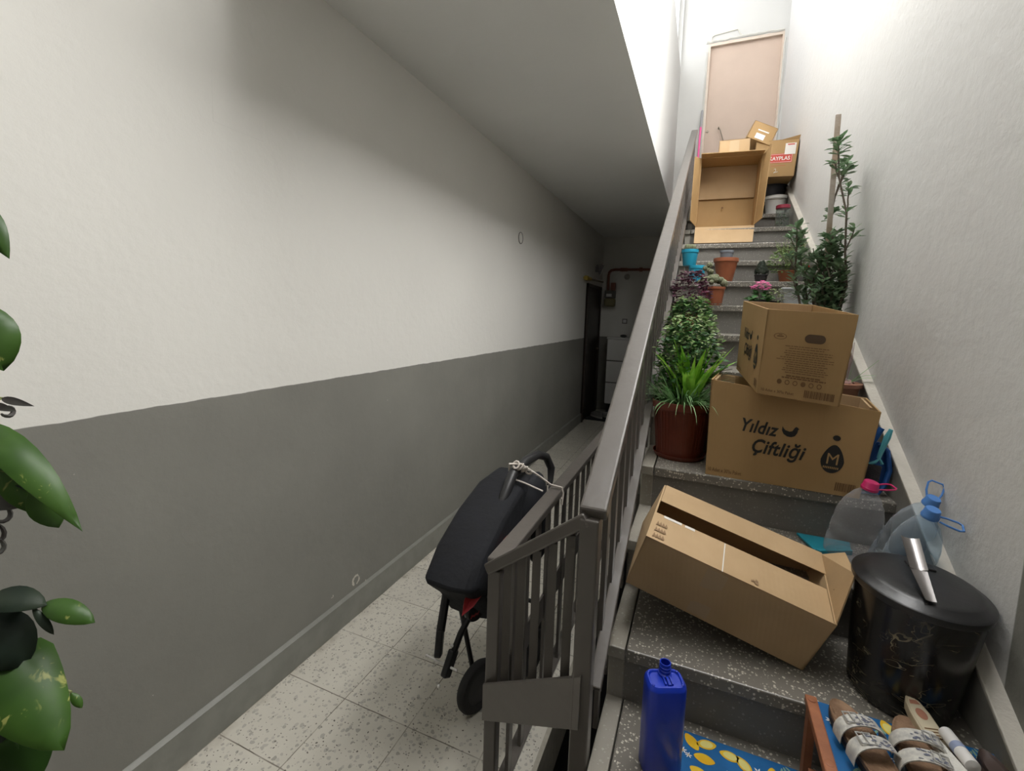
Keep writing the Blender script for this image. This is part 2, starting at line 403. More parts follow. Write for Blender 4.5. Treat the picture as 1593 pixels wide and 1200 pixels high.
# windows
m_frame = mat('white_pvc', (0.8, 0.8, 0.78), 0.4)
m_glass = newmat('window_glass')[0]
nt = m_glass.node_tree; tr = N(nt, 'ShaderNodeBsdfTransparent'); gl = N(nt, 'ShaderNodeBsdfGlossy'); gl.inputs['Roughness'].default_value = 0.05
mx = N(nt, 'ShaderNodeMixShader'); mx.inputs[0].default_value = 0.05; L(nt, tr.outputs[0], mx.inputs[1]); L(nt, gl.outputs[0], mx.inputs[2]); L(nt, mx.outputs[0], nt.nodes['Material Output'].inputs[0])
def window(name, x, y0, y1, z0, z1, axis, nm):
    b = MB(); t = 0.035
    def bx(a0, a1, c0, c1, d=0.02):
        if axis == 'x': b.box((x-d, a0, c0), (x+d, a1, c1))
        else: b.box((a0, x-d, c0), (a1, x+d, c1))
    bx(y0, y1, z0, z0+t); bx(y0, y1, z1-t, z1); bx(y0, y0+t, z0, z1); bx(y1-t, y1, z0, z1)
    for i in range(1, nm): yy = y0+(y1-y0)*i/nm; bx(yy-t/2, yy+t/2, z0, z1)
    f = struct(name, b, m_frame)
    b = MB()
    if axis == 'x': b.box((x-0.003, y0+t, z0+t), (x+0.003, y1-t, z1-t))
    else: b.box((y0+t, x-0.003, z0+t), (y1-t, x+0.003, z1-t))
    g = obj('window_pane', b, m_glass, f)
window('window_1', -0.48, 1.5, 5.76, SILL, HEAD, 'x', 5)
window('added_window', XR+0.07, WR[0], WR[1], WR[2], WR[3], 'x', 3)  # assumed window out of view, added around the side lamp's opening

# upstairs door
m_door = mat('dusty_brown_door', (0.50, 0.385, 0.31), 0.55, var=0.06, vscale=4)
b = MB(); b.box((DX0+0.012, YB+0.035, DZ0), (DX1-0.012, YB+0.075, DZ1-0.012)); d2 = struct('door_2', b, m_door, loc=(0.25, YB, DZ0))
b = MB()
for a0, a1 in (((DX0, YB-0.004, DZ0), (DX0+0.022, YB+0.09, DZ1)), ((DX1-0.018, YB+0.0, DZ0), (DX1, YB+0.09, DZ1)), ((DX0, YB-0.002, DZ1-0.03), (DX1, YB+0.09, DZ1))): b.box(a0, a1)
obj('door_frame', b, mat('door_frame_paint', (0.52, 0.42, 0.34), 0.5, c2=(0.60, 0.52, 0.44), vscale=7), d2)
b = MB(); b.lathe([(0.012, 0), (0.012, 0.01)], (-0.075, YB+0.035, 3.72), 12, (0, -1, 0)); obj('keyhole', b, mat('dull_brass', (0.22, 0.19, 0.15), 0.4, 0.7), d2)
b = MB(); b.tube([(0.04, YB+0.03, 3.735), (0.04, YB-0.01, 3.74), (0.06, YB-0.015, 3.70), (0.10, YB-0.012, 3.58), (0.115, YB-0.012, 3.53), (0.15, YB-0.012, 3.52)], 0.005, 6)
obj('handle', b, MATS['dull_brass'], d2, smooth=True)
# plaster rubble edge round the frame + conduit
b = MB(); rnd = random.Random(3)
pts = [(DX0-0.012, YB-0.003, DZ0+0.02+i*0.1) for i in range(20)]
b.tube([(p[0]+rnd.uniform(-.004, .004), p[1], p[2]) for p in pts], 0.009, 5)
b.tube([(DX0-0.02+i*0.04, YB-0.003, DZ1+0.015+rnd.uniform(-.005, .007)) for i in range(20)], [0.008+rnd.uniform(0, .007) for i in range(20)], 5)
b.tube([(DX1+0.008+rnd.uniform(-.005, .005), YB-0.003, DZ0+0.5+i*0.08) for i in range(19)], 0.008, 5)
struct('trim_5', b, mat('rough_mortar', (0.55, 0.54, 0.50), 0.9, bmp=0.6, bscale=90), smooth=True)
b = MB(); b.tube([(-0.10, YB-0.006, 4.665), (-0.095, YB-0.008, 4.72), (-0.07, YB-0.008, 4.735), (0.16, YB-0.008, 4.755), (0.19, YB-0.008, 4.70), (0.22, YB-0.006, 4.68)], 0.005, 6)
tag(obj('wire_conduit', b, mat('cable_cream', (0.6, 0.58, 0.5), 0.5), smooth=True, loc=(0, YB, 4.7)), 'thin cream cable looping above the upstairs brown door', 'cable')

# passage door on the left wall, dark brown
b = MB(); b.box((XL-0.0, 6.40, 0.0), (XL+0.012, 7.36, 2.03)); d1 = struct('door_1', b, mat('black_brown_door', (0.022, 0.014, 0.011), 0.35, var=0.3, bmp=0.1), loc=(XL, 6.9, 0))
b = MB()
for a0, a1 in (((XL, 6.40, 0), (XL+0.03, 6.45, 2.03)), ((XL, 7.31, 0), (XL+0.03, 7.36, 2.03)), ((XL, 6.40, 1.98), (XL+0.03, 7.36, 2.03))): b.box(a0, a1)
obj('door_frame', b, mat('dark_frame', (0.03, 0.018, 0.014), 0.4), d1)
b = MB()
for (a0, a1, z0, z1) in ((6.52, 7.24, 1.15, 1.9), (6.52, 7.24, 0.15, 1.0)): b.box((XL+0.01, a0, z0), (XL+0.02, a1, z1))
obj('door_panel', b, MATS['black_brown_door'], d1, bevel=0.006)
b = MB(); b.tube([(XL+0.01, 7.22, 1.05), (XL+0.05, 7.22, 1.05), (XL+0.05, 7.12, 1.05)], 0.008, 6); obj('handle', b, MATS['dull_brass'], d1, smooth=True)

# ------------------------------------------------------------------ railings
def bar(b, a, c, w, h): b.beam(a, c, w, h)
rt1 = thing('passage_railing', 'low grey metal railing with level handrail along the passage edge', 'railing', (-0.5, 1.15, 0))
YP = 4.9
b = MB(); b.beam((-0.5, 1.13, 0.845), (-0.5, YP, 0.845), 0.055, 0.03); obj('handrail', b, m_rail, rt1, bevel=0.005)
b = MB(); b.beam((-0.51, 0.2, 0.008), (-0.51, YP, 0.008), 0.045, 0.014); obj('base_rail', b, m_rail, rt1, bevel=0.003)
b = MB(); b.beam((-0.505, 1.17, 0.41), (-0.505, YP, 0.41), 0.008, 0.10); obj('middle_band', b, m_rail, rt1)
b = MB(); b.box((-0.52, 1.12, 0.0), (-0.48, 1.155, 0.83)); obj('post', b, m_rail, rt1, bevel=0.004)
y = 1.155+0.115
while y < YP:
    b = MB(); b.box((-0.506, y, 0.012), (-0.494, y+0.03, 0.835)); obj('baluster', b, m_rail, rt1); y += 0.115
# connecting front panel
rt2 = thing('stair_railing', 'grey metal railing with broad handrail climbing beside the terrazzo stairs', 'railing', (-0.2, 1.0, 0))
XH, HH, Y0, Y1 = -0.195, 0.585, 0.99, 5.35
b = MB(); b.beam((XH, Y0-0.01, zn(Y0)+HH-0.02), (XH, Y1, zn(Y1)+HH-0.02), 0.062, 0.035); obj('handrail', b, m_rail, rt2, bevel=0.006)
b = MB(); b.beam((XH+0.02, Y0+0.02, zn(Y0)+0.115), (XH+0.02, Y1, zn(Y1)+0.115), 0.03, 0.02); obj('lower_rail', b, m_rail, rt2, bevel=0.003)
b = MB(); b.box((-0.222, 0.965, -0.6), (-0.178, 1.01, zn(0.99)+HH-0.03)); obj('post', b, m_rail, rt2, bevel=0.004)
b = MB(); b.box((-0.215, Y1-0.04, zn(Y1)-0.15), (-0.178, Y1, zn(Y1)+HH-0.03)); obj('post', b, m_rail, rt2, bevel=0.004)
b = MB(); b.beam((-0.508, 1.118, 0.84), (-0.20, 0.985, zn(0.99)+HH-0.03), 0.045, 0.032); obj('front_handrail', b, m_rail, rt2, bevel=0.005)
b = MB(); b.hexa([(-0.52, 1.108, 0.36), (-0.2, 0.957, 0.60), (-0.2, 0.965, 0.60), (-0.52, 1.116, 0.36), (-0.52, 1.108, 0.475), (-0.2, 0.957, 0.735), (-0.2, 0.965, 0.735), (-0.52, 1.116, 0.475)])
obj('front_plate', b, m_rail, rt2)
for i in range(1, 6):
    f = i/6; px_, py_ = -0.5+0.3*f, 1.13-0.15*f; zt = 0.83+(zn(0.99)+HH-0.05-0.83)*f
    b = MB(); b.beam((px_, py_, 0.37+0.24*f), (px_, py_, zt), 0.022, 0.010, (0.3, -1, 0)); obj('baluster', b, m_rail, rt2)
y = 1.12
while y < Y1-0.08:
    b = MB(); z0, z1 = zn(y)-0.17, zn(y)+HH-0.045
    b.box((XH-0.0, y, z0), (XH+0.012, y+0.032, z1)); obj('baluster', b, m_rail, rt2); y += 0.118
# ------------------------------------------------------------------ cardboard boxes
def cardmat(name, c, c2):
    m, nt, b = newmat(name); p = gpos(nt)
    tc = N(nt, 'ShaderNodeTexCoord').outputs['Object']
    L(nt, mixc(nt, ramp(nt, noise(nt, 3.5, 4, vec=tc), 0.35, 0.65), c, c2), b.inputs['Base Color'])
    b.inputs['Roughness'].default_value = 0.72; b.inputs['Specular IOR Level'].default_value = 0.25
    wv = N(nt, 'ShaderNodeTexWave'); wv.inputs['Scale'].default_value = 26; wv.inputs['Distortion'].default_value = 1.2; wv.inputs['Detail'].default_value = 2
    L(nt, tc, wv.inputs['Vector'])
    h = mth(nt, 'ADD', mth(nt, 'MULTIPLY', wv.outputs['Fac'], 0.10), noise(nt, 9, 4, vec=tc))
    bump(nt, b, h, 0.22, 0.008); return m
m_card = cardmat('cardboard_tan', (0.42, 0.27, 0.125), (0.37, 0.235, 0.105))
m_card2 = cardmat('cardboard_pale', (0.50, 0.35, 0.20), (0.43, 0.295, 0.16))
m_ink = mat('black_print', (0.018, 0.017, 0.016), 0.6)
m_inkb = mat('brown_print', (0.17, 0.09, 0.035), 0.7)
m_tape = mat('clear_tape', (0.50, 0.38, 0.24), 0.12)
m_tapew = mat('shiny_tape', (0.75, 0.72, 0.66), 0.15)

def carton(name, label, cat, C8, th=0.005, group=None, m=m_card, open_='top', loc=None):
    """C8: 4 bottom corners (front-left, front-right, back-right, back-left) then the 4 above"""
    C8 = [V(c) for c in C8]
    def F(u, v, w):
        lo = (C8[0]*(1-u)+C8[1]*u)*(1-v)+(C8[3]*(1-u)+C8[2]*u)*v
        hi = (C8[4]*(1-u)+C8[5]*u)*(1-v)+(C8[7]*(1-u)+C8[6]*u)*v
        return lo*(1-w)+hi*w
    Lx = (C8[1]-C8[0]).length; Ly = (C8[3]-C8[0]).length; Lz = (C8[4]-C8[0]).length
    a, c, e = th/Lx, th/Ly, th/Lz
    def hx(mb, u0, u1, v0, v1, w0, w1): mb.hexa([F(u0, v0, w0), F(u1, v0, w0), F(u1, v1, w0), F(u0, v1, w0), F(u0, v0, w1), F(u1, v0, w1), F(u1, v1, w1), F(u0, v1, w1)])
    t = thing(name, label, cat, loc or tuple((C8[0]+C8[1]+C8[2]+C8[3])/4), group)
    mb = MB()
    if open_ != 'front': hx(mb, 0, 1, 0, c, 0, 1)
    hx(mb, 0, 1, 1-c, 1, 0, 1); hx(mb, 0, a, 0, 1, 0, 1); hx(mb, 1-a, 1, 0, 1, 0, 1)
    hx(mb, a, 1-a, c, 1-c, 0, e)
    if open_ in ('none', 'front'): hx(mb, 0, 1, 0, 1, 1-e, 1)
    obj('carton_body', mb, m, t)
    return t, F, (Lx, Ly, Lz), hx
def flap(t, pts, th=0.004, m=m_card, name='flap'):
    pts = [V(p) for p in pts]; n = (pts[1]-pts[0]).cross(pts[2]-pts[0]).normalized()
    mb = MB(); mb.prism([p-n*th/2 for p in pts], n*th); return obj(name, mb, m, t)
def facefn(F, dims, face, eps=0.0012):
    Lx, Ly, Lz = dims
    if face == 'front': P = lambda x, y: F(x/Lx, -eps/Ly, y/Lz)
    if face == 'left': P = lambda x, y: F(-eps/Lx, 1-x/Ly, y/Lz)
    return P

def egg_print(t, F, dims, face, big=True, ox=0.0, W=None, H=None):
    fn = facefn(F, dims, face); W = W or (dims[0] if face == 'front' else dims[1]); H = H or dims[2]
    mb = MB()
    s = W
    put_text(mb, 'Yıldız', fn, .225*s, .53*H, .235*s, .135*H, shear=0.30, offset=0.024, space=1.08)
    put_text(mb, 'Çiftliği', fn, .305*s, .325*H, .335*s, .16*H, shear=0.30, offset=0.024, space=1.08)
    # hen: bowl-shaped body with raised tail and comb
    cx, cy, R = .525*s, .600*H, .044*s
    pts = [(-1, .95), (-.85, .55), (-.55, .25), (0, .12), (.35, .3), (.5, .75), (.62, 1.05), (.82, 1.2), (1.0, 1.05), (1.2, .85), (1.05, .72), (1.0, .1), (.75, -.55), (.3, -.85), (-.25, -.85), (-.75, -.5), (-1.02, .1)]
    put2d(mb, [(cx+a*R*1.05, cy+c*R) for a, c in pts], [tuple(range(len(pts)))], fn, 0, 0)
    # egg badge
    cx, cy = .80*s, .375*H; a, c = .068*s, .155*H
    pts = [(cx+a*math.cos(q)*(1-.28*math.sin(q) if math.sin(q) > 0 else 1), cy+c*math.sin(q)*(1.15 if math.sin(q) > 0 else .9)) for q in [2*PI*i/28 for i in range(28)]]
    put2d(mb, pts, [tuple(range(28))], fn, 0, 0)
    pts = [(cx+.022*s*math.cos(q), cy+.255*H+.030*H*math.sin(q)) for q in [2*PI*i/16 for i in range(16)]]
    put2d(mb, pts, [tuple(range(16))], fn, 0, 0)
    obj('black_printing', mb, m_ink, t)
    fn2 = facefn(F, dims, face, 0.002); mb = MB()
    put_text(mb, 'M', fn2, .767*s, .335*H, .066*s, .12*H, shear=0.0, offset=0.0)
    for i in range(9): rect2d(mb, fn2, (.752+i*.0105)*s, .285*H, (.759+i*.0105)*s, .308*H)
    obj('egg_badge_lettering', mb, m_card, t)
    mb = MB()
    put_text(mb, "10 Adet x 30'lu Paket", fn, .018*s, .045*H, .235*s, .04*H, offset=0.012)
    rnd = random.Random(5); x = .845*s
    while x < .965*s:
        wd = rnd.choice((.003, .005, .008))*s; rect2d(mb, fn, x, .05*H, x+wd, .145*H); x += wd+rnd.choice((.003, .004))*s
    obj('small_printing', mb, m_inkb, t)

# lower egg carton standing on the third tread up
z2 = zk(2)+0.001
CL = [(0.056, 1.785, z2), (0.527, 1.765, z2), (0.548, 1.985, z2), (0.095, 2.03, z2),
      (0.052, 1.790, 1.352), (0.560, 1.770, 1.290), (0.588, 2.01, 1.300), (0.085, 2.045, 1.350)]
t, F, D, hx = carton('egg_carton', 'large open cardboard egg carton lettered in black, standing on the step under another carton', 'box', CL, group='lettered egg cartons')
egg_print(t, F, D, 'front')
for a_ in ((.014, .13, .84, .87, .6, 1.0), (.014, .03, .15, .8, .55, .995), (.80, .985, .93, .95, .6, 1.0), (.955, .97, .2, .9, .55, 1.0)):
    mb = MB(); hx(mb, *a_); obj('inner_flap', mb, m_card2, t)
# upper egg carton
CU = [(0.191, 1.683, 1.330), (0.430, 1.706, 1.305), (0.393, 2.10, 1.350), (0.153, 2.085, 1.368),
      (0.198, 1.655, 1.609), (0.447, 1.678, 1.598), (0.398, 2.075, 1.640), (0.158, 2.07, 1.650)]
t, F, D, hx = carton('egg_carton', 'smaller open egg carton with an oval hand hole, perched on the large lettered one', 'box', CU, group='lettered egg cartons')
fn = facefn(F, D, 'front')
# oval hand hole as a flat patch, shade of the inside painted dark
W, H = D[0], D[2]
mb = MB(); cx, cy, hw, hh = .585*W, .705*H, .118*W, .048*H; pts = []
for i in range(12): a = PI/2-PI*i/11; pts.append((cx+hw-hh+hh*math.cos(a), cy+hh*math.sin(a)))
for i in range(12): a = -PI/2-PI*i/11; pts.append((cx-hw+hh+hh*math.cos(a), cy+hh*math.sin(a)))
mb.add([fn(a, c) for a, c in pts], [tuple(range(24))]); obj('hand_hole', mb, mat('hole_shade_paint', (0.10, 0.062, 0.035), 0.9), t)
mb = MB(); rnd = random.Random(8)
for i, (c0, w0) in enumerate([(.60, .50), (.575, .40), (.545, .54), (.52, .56), (.495, .50), (.47, .62), (.445, .66), (.42, .46), (.395, .50), (.37, .44), (.345, .50), (.322, .54), (.297, .46), (.255, .40), (.232, .52)]):
    x = .52*W-w0*W/2+rnd.uniform(-.02, .02)*W; xe = x+w0*W
    while x < xe:
        wd = rnd.uniform(.02, .06)*W; rect2d(mb, fn, x, c0*H, min(x+wd, xe), (c0+(.016 if i > 12 else .008))*H); x += wd+.008*W
for i in range(6):
    cx = (.25+i*.095)*W; n = 10
    pts = [(cx+.030*W*math.cos(2*PI*k/n), .185*H+.030*H*math.sin(2*PI*k/n)) for k in range(n)]; inn = [(cx+.021*W*math.cos(2*PI*k/n), .185*H+.020*H*math.sin(2*PI*k/n)) for k in range(n)]
    put2d(mb, pts+inn, [(k, (k+1) % n, n+(k+1) % n, n+k) for k in range(n)], fn, 0, 0)
    if i in (0, 3): put2d(mb, inn, [tuple(range(n))], fn, 0, 0)
n = 20; cx, cy = .185*W, .705*H
pts = [(cx+.075*W*math.cos(2*PI*k/n), cy+.036*H*math.sin(2*PI*k/n)) for k in range(n)]; inn = [(cx+.068*W*math.cos(2*PI*k/n), cy+.031*H*math.sin(2*PI*k/n)) for k in range(n)]
put2d(mb, pts+inn, [(k, (k+1) % n, n+(k+1) % n, n+k) for k in range(n)], fn, 0, 0)
rect2d(mb, fn, .15*W, .70*H, .225*W, .712*H); rect2d(mb, fn, .165*W, .72*H, .205*W, .728*H)
put_text(mb, "10 Adet x 30'lu Paket", fn, .045*W, .045*H, .40*W, .034*H, offset=0.012)
x = .565*W
while x < .91*W:
    wd = rnd.choice((.004, .008, .014))*W; rect2d(mb, fn, x, .04*H, x+wd, .125*H); x += wd+rnd.choice((.004, .007))*W
obj('side_printing', mb, m_inkb, t)
egg_print(t, F, D, 'left')
mb = MB(); hx(mb, .03, .97, .93, .945, .55, 1.0); obj('inner_flap', mb, m_card2, t)

# long low box lying askew across two treads
CB = [(-0.148, 1.274, 0.803), (0.309, 1.296, 0.669), (0.318, 1.548, 0.745), (-0.135, 1.540, 0.872),
      (-0.098, 1.247, 0.968), (0.362, 1.262, 0.834), (0.374, 1.505, 0.900), (-0.070, 1.485, 1.035)]
t, F, D, hx = carton('cardboard_box', 'long plain tan cardboard box lying tilted across two steps, its lid flaps ajar', 'box', CB, group='cardboard boxes on the stairs', m=m_card2)
e = 0.02
mb = MB(); hx(mb, 0.0, 0.985, 0.0, 0.44, 0.985, 1.0); fr = obj('flap', mb, m_card2, t)
mb = MB()
hx(mb, 0.012, 1.0, 0.66, 1.0, 1.0, 1.015); obj('flap', mb, m_card2, t)
for a_ in ((.425, .431, -.006, .43, 1.001, 1.006), (.06, .17, .40, .437, 1.001, 1.006), (.19, .25, .40, .437, 1.001, 1.005)):
    mb = MB(); hx(mb, *a_); obj('tape', mb, m_tapew, t)
mb = MB(); hx(mb, .36, .47, -.004, -.001, .05, .95); obj('tape', mb, mat('clear_tape_front', (0.42, 0.295, 0.17), .35), t)
P0, P1 = F(1, 0.02, 1), F(1, .98, 1)
flap(t, [P0, P1, V((.418, 1.46, .935)), V((.398, 1.30, .955))], 0.004, m_card2)
mb = MB(); mb.tube([P0.lerp(P1, .35)+V((.004, 0, .02)), V((.395, 1.36, .905)), V((.405, 1.40, .935))], .0015, 5); obj('crease', mb, mat('crease_brown', (0.22, 0.14, 0.075), .8), t)
mb = MB(); c0 = F(.60, .05, 1.01)
for i in range(9):
    a = i*.7; rr = .008+.004*math.sin(i*2.1); q0 = F(.60+rr*math.cos(a)*2, .06+rr*math.sin(a)*3, 1.008); q1 = F(.60+rr*math.cos(a+.8)*2.2, .06+rr*math.sin(a+.8)*3.4, 1.014); q2 = F(.60, .06, 1.008); mb.poly([q0, q1, q2])
for i in range(12):
    u_, v_ = .03+.05*(i % 4)/3, .03+.3*(i//4)/3; q = F(u_, v_, 1.01); mb.poly([q, F(u_+.02, v_+.02, 1.012), F(u_+.006, v_+.07, 1.016)])
obj('torn_patch', mb, mat('torn_card', (0.28, 0.18, 0.10), 0.9), t)

# big open box lying on its side near the top
zb = 2.318
CO = [(-0.095, 4.16, 2.335), (0.350, 4.17, 2.335), (0.350, 4.41, 2.335), (-0.095, 4.41, 2.335),
      (-0.085, 4.15, 2.895), (0.372, 4.16, 2.885), (0.36, 4.42, 2.885), (-0.09, 4.42, 2.895)]
CO = [(V(c)-V((0, 0, 0.0))) for c in CO]
t, F, D, hx = carton('cardboard_box', 'large cardboard box on its side, open mouth and folded flap facing down the stairs', 'box', CO, group='cardboard boxes on the stairs', open_='front', th=0.006)
mb = MB(); hx(mb, .014, .986, .90, .93, .5, .985); obj('inner_flap', mb, m_card2, t)
flap(t, [F(.0, 0, .0), F(1, 0, .0), F(.985, -.55, -.27), F(.01, -.55, -.27)], .005, m_card2)
flap(t, [F(0, 0, .02), F(0, 0, .99), F(-.10, -.62, .93), F(-.09, -.66, .05)], .005, m_card)
flap(t, [F(1, 0, .02), F(1, 0, .99), F(1.06, -.70, 1.02), F(1.07, -.72, .04)], .005, m_card)
flap(t, [F(0, 0, 1.0), F(1, 0, 1.0), F(1, -.30, 1.012), F(0, -.30, 1.012)], .005, m_card)
mb = MB(); q = F(.45, .895, .36); mb.lathe([(0.008, 0), (0.008, 0.002)], q, 10, (0, -1, 0)); obj('stain', mb, m_inkb, t)
# small box on top of the big one
CS = [(0.045, 4.23, 2.902), (0.275, 4.235, 2.902), (0.272, 4.40, 2.902), (0.045, 4.40, 2.902)]
CS = CS+[(a, c, 3.045) for a, c, d in CS]
t, F, D, hx = carton('cardboard_box', 'small closed pale box resting on the big open box at the top of the stairs', 'box', CS, group='cardboard boxes on the stairs', open_='none', m=m_card2)
fn = facefn(F, D, 'front'); mb = MB(); rect2d(mb, fn, .08, 0.01, .15, D[2]-.01); obj('tape', mb, m_tape, t)
# box with the red label, standing on the dark tub
CK = [(0.330, 4.47, 2.795), (0.638, 4.47, 2.785), (0.636, 4.83, 2.795), (0.330, 4.83, 2.795),
      (0.335, 4.46, 3.085), (0.654, 4.46, 3.080), (0.652, 4.83, 3.09), (0.335, 4.83, 3.09)]
t, F, D, hx = carton('cardboard_box', 'cardboard box with a red label lettered KAYPLAS, standing on the dark tub', 'box', CK, group='cardboard boxes on the stairs', open_='none')
fn = facefn(F, D, 'front'); fn2 = facefn(F, D, 'front', 0.002); fn3 = facefn(F, D, 'front', .003); W, H = D[0], D[2]
mb = MB(); rect2d(mb, fn, .30*W, .37*H, .90*W, .62*H); rect2d(mb, fn, .42*W, .29*H, .76*W, .297*H); obj('red_label', mb, mat('red_print', (0.55, 0.07, 0.05), 0.6), t)
mb = MB(); put_text(mb, 'KAYPLAS', fn2, .355*W, .445*H, .49*W, .10*H, offset=0.02)
for a0, c0, a1, c1 in ((.315, .385, .885, .392), (.315, .598, .885, .605), (.315, .385, .321, .605), (.879, .385, .885, .605)): rect2d(mb, fn2, a0*W, c0*H, a1*W, c1*H)
obj('label_lettering', mb, mat('white_print', (0.75, 0.72, 0.68), 0.6), t)
mb = MB(); rect2d(mb, fn3, .70*W, .59*H, .95*W, .89*H); obj('sticker', mb, MATS['white_print'], t)
mb = MB(); fn4 = facefn(F, D, 'front', .004); rect2d(mb, fn4, .75*W, .84*H, .91*W, .87*H); obj('sticker_heading', mb, MATS['red_print'], t)
mb = MB(); P = fn; mb.tube([P(.50*W, .10*H), P(.55*W, .15*H), P(.54*W, .21*H), P(.50*W, .20*H)], .002, 4); mb.tube([P(.50*W, .10*H), P(.60*W, .13*H)], .002, 4); obj('handle_mark', mb, MATS['white_print'], t)
flap(t, [F(.6, 0, 1.0), F(1, 0, 1.0), F(1.01, -.02, 1.09)], .004, m_card)
# tilted small box leaning on the two others
base = V((0.238, 4.43, 3.110)); Rr = Euler((math.radians(-12), math.radians(24), math.radians(8))).to_matrix()
def TP(a, c, d): return base+V((0.02, 0, 0.015))+Rr @ V((a, c, d))
w_, dd_, h_ = 0.200, 0.16, 0.160
CT = [TP(0, 0, 0), TP(w_, 0, 0), TP(w_, dd_, 0), TP(0, dd_, 0), TP(0, 0, h_), TP(w_, 0, h_), TP(w_, dd_, h_), TP(0, dd_, h_)]
t, F, D, hx = carton('cardboard_box', 'tilted small box with white sticker, topmost of the heap by the door', 'box', CT, group='cardboard boxes on the stairs', open_='none')
fn = facefn(F, D, 'front'); W, H = D[0], D[2]
mb = MB(); rect2d(mb, fn, .28*W, .10*H, .66*W, .40*H); obj('sticker', mb, MATS['white_print'], t)
mb = MB(); rect2d(mb, fn, .28*W, .55*H, .74*W, .62*H); obj('tape_strip', mb, MATS['white_print'], t)

# ------------------------------------------------------------------ plastics near the boxes
def plast(name, c, rough=0.35, **k): return mat(name, c, rough, **k)
# white bucket on the tread, dark tub on the landing
bk_ = (0.545, 4.66, zk(11)+0.001)
t = thing('paint_bucket', 'white plastic bucket with rim, standing on a high step beside the open box', 'bucket', bk_)
mb = MB(); mb.lathe([(0.068, 0), (0.086, 0.15), (0.088, .152), (0.088, .158), (0.094, .158), (0.095, .180), (0.090, .184), (0.084, .182), (0.082, .15), (0.064, 0.004), (0.0, 0.004)], bk_, 32); obj('bucket_body', mb, plast('white_plastic', (0.72, 0.72, 0.70), 0.35), t, smooth=True)
mb = MB(); mb.tube([V(bk_)+V((-.095, -.01, .165))] + [V(bk_)+V((-.095*math.cos(a), -.012-.075*math.sin(a), .165-.02*math.sin(a))) for a in [PI*i/12 for i in range(1, 12)]]+[V(bk_)+V((.095, -.01, .165))], .002, 5)
obj('bail_handle', mb, MATS['dull_brass'], t, smooth=True)
tb = (0.52, 4.82, zk(12)+0.001)
t = thing('flower_tub', 'dark slate ribbed plastic tub holding up the red labelled box', 'tub', tb)
mb = MB(); pr = [(0.085, 0)]
for i in range(8): pr += [(0.092+i*.0025, .008+i*.022), (0.096+i*.0025, .012+i*.022), (0.096+i*.0025, .020+i*.022)]
pr += [(0.118, .19), (0.126, .192), (0.126, .208), (0.116, .208), (0.10, 0.02), (0, 0.02)]
mb.lathe([(a_, c_*.71) for a_, c_ in pr], tb, 32); obj('tub_body', mb, plast('slate_plastic', (0.055, 0.062, 0.085), 0.5), t, smooth=True)
mb = MB(); mb.box((0.535, 4.93, zk(12)), (0.655, 5.25, zk(12)+0.205))
t_ = obj('storage_crate', mb, plast('navy_crate', (0.07, 0.08, 0.11), 0.5), loc=(0.6, 5.1, zk(12)), bevel=0.008)
bpy.data.objects.remove(t_)
# pink broom handle leaning by the door frame
t = thing('broom', 'pink broom handle leaning beside the upstairs door frame', 'broom', (-0.15, 5.66, zk(12)))
mb = MB(); mb.tube([(-0.158, 5.62, 2.80), (-0.148, 5.74, 3.74)], 0.011, 10); obj('broom_stick', mb, plast('pink_plastic', (0.80, 0.10, 0.32), 0.35), t, smooth=True)
mb = MB(); mb.tube([(-0.148, 5.742, 3.742), (-0.143, 5.765, 3.93)], 0.012, 10); obj('hand_grip', mb, plast('grey_plastic', (0.30, 0.30, 0.31), 0.5), t, smooth=True)
mb = MB(); mb.hexa([(-.20, 5.58, 2.646), (-.105, 5.58, 2.646), (-.105, 5.66, 2.646), (-.20, 5.66, 2.646), (-.185, 5.60, 2.81), (-.12, 5.60, 2.81), (-.12, 5.64, 2.81), (-.185, 5.64, 2.81)]); obj('broom_head', mb, MATS['grey_plastic'], t)

# blue jerrican
m_blue = newmat('cobalt_plastic')[0]; b_ = m_blue.node_tree.nodes['Principled BSDF']
b_.inputs['Base Color'].default_value = (0.008, 0.035, 0.42, 1); b_.inputs['Roughness'].default_value = 0.28
jc = V((-0.018, 1.045, zk(-1)+0.001))
t = thing('plastic_canister', 'cobalt blue plastic canister with an open neck standing on the lowest step', 'canister', tuple(jc))
ang = math.radians(24); ca, sa = math.cos(ang), math.sin(ang)
def JP(a, c, d): return jc+V((a*ca-c*sa, a*sa+c*ca, d))
def rr_sec(hx_, hy, rad, z, n=5, tilt=0):
    out = []
    for (sx_, sy_, a0) in ((1, 1, 0), (-1, 1, PI/2), (-1, -1, PI), (1, -1, 1.5*PI)):
        for i in range(n):
            a = a0+PI/2*i/(n-1); x_ = sx_*(hx_-rad)+rad*math.cos(a); y_ = sy_*(hy-rad)+rad*math.sin(a)
            out.append(JP(x_, y_, z+tilt*y_))
    return out
def loft(mb, rings):
    n = len(rings[0]); vs = [p for r in rings for p in r]; fs = []
    for i in range(len(rings)-1):
        for k in range(n): k2 = (k+1) % n; fs.append((i*n+k, i*n+k2, (i+1)*n+k2, (i+1)*n+k))
    fs += [tuple(range(n))[::-1], tuple((len(rings)-1)*n+k for k in range(n))]
    mb.add(vs, fs)
mb = MB(); hx0, hy0 = 0.046, 0.031
loft(mb, [rr_sec(hx0-.004, hy0-.004, .018, 0), rr_sec(hx0, hy0, .02, .006), rr_sec(hx0, hy0, .02, .215), rr_sec(hx0-.001, hy0-.001, .02, .222, tilt=.1), rr_sec(hx0-.006, hy0-.006, .016, .2285, tilt=.1), rr_sec(hx0-.010, hy0-.010, .012, .2285, tilt=.1), rr_sec(hx0-.012, hy0-.012, .012, .2245, tilt=.1)])
obj('canister_body', mb, m_blue, t, smooth=True)
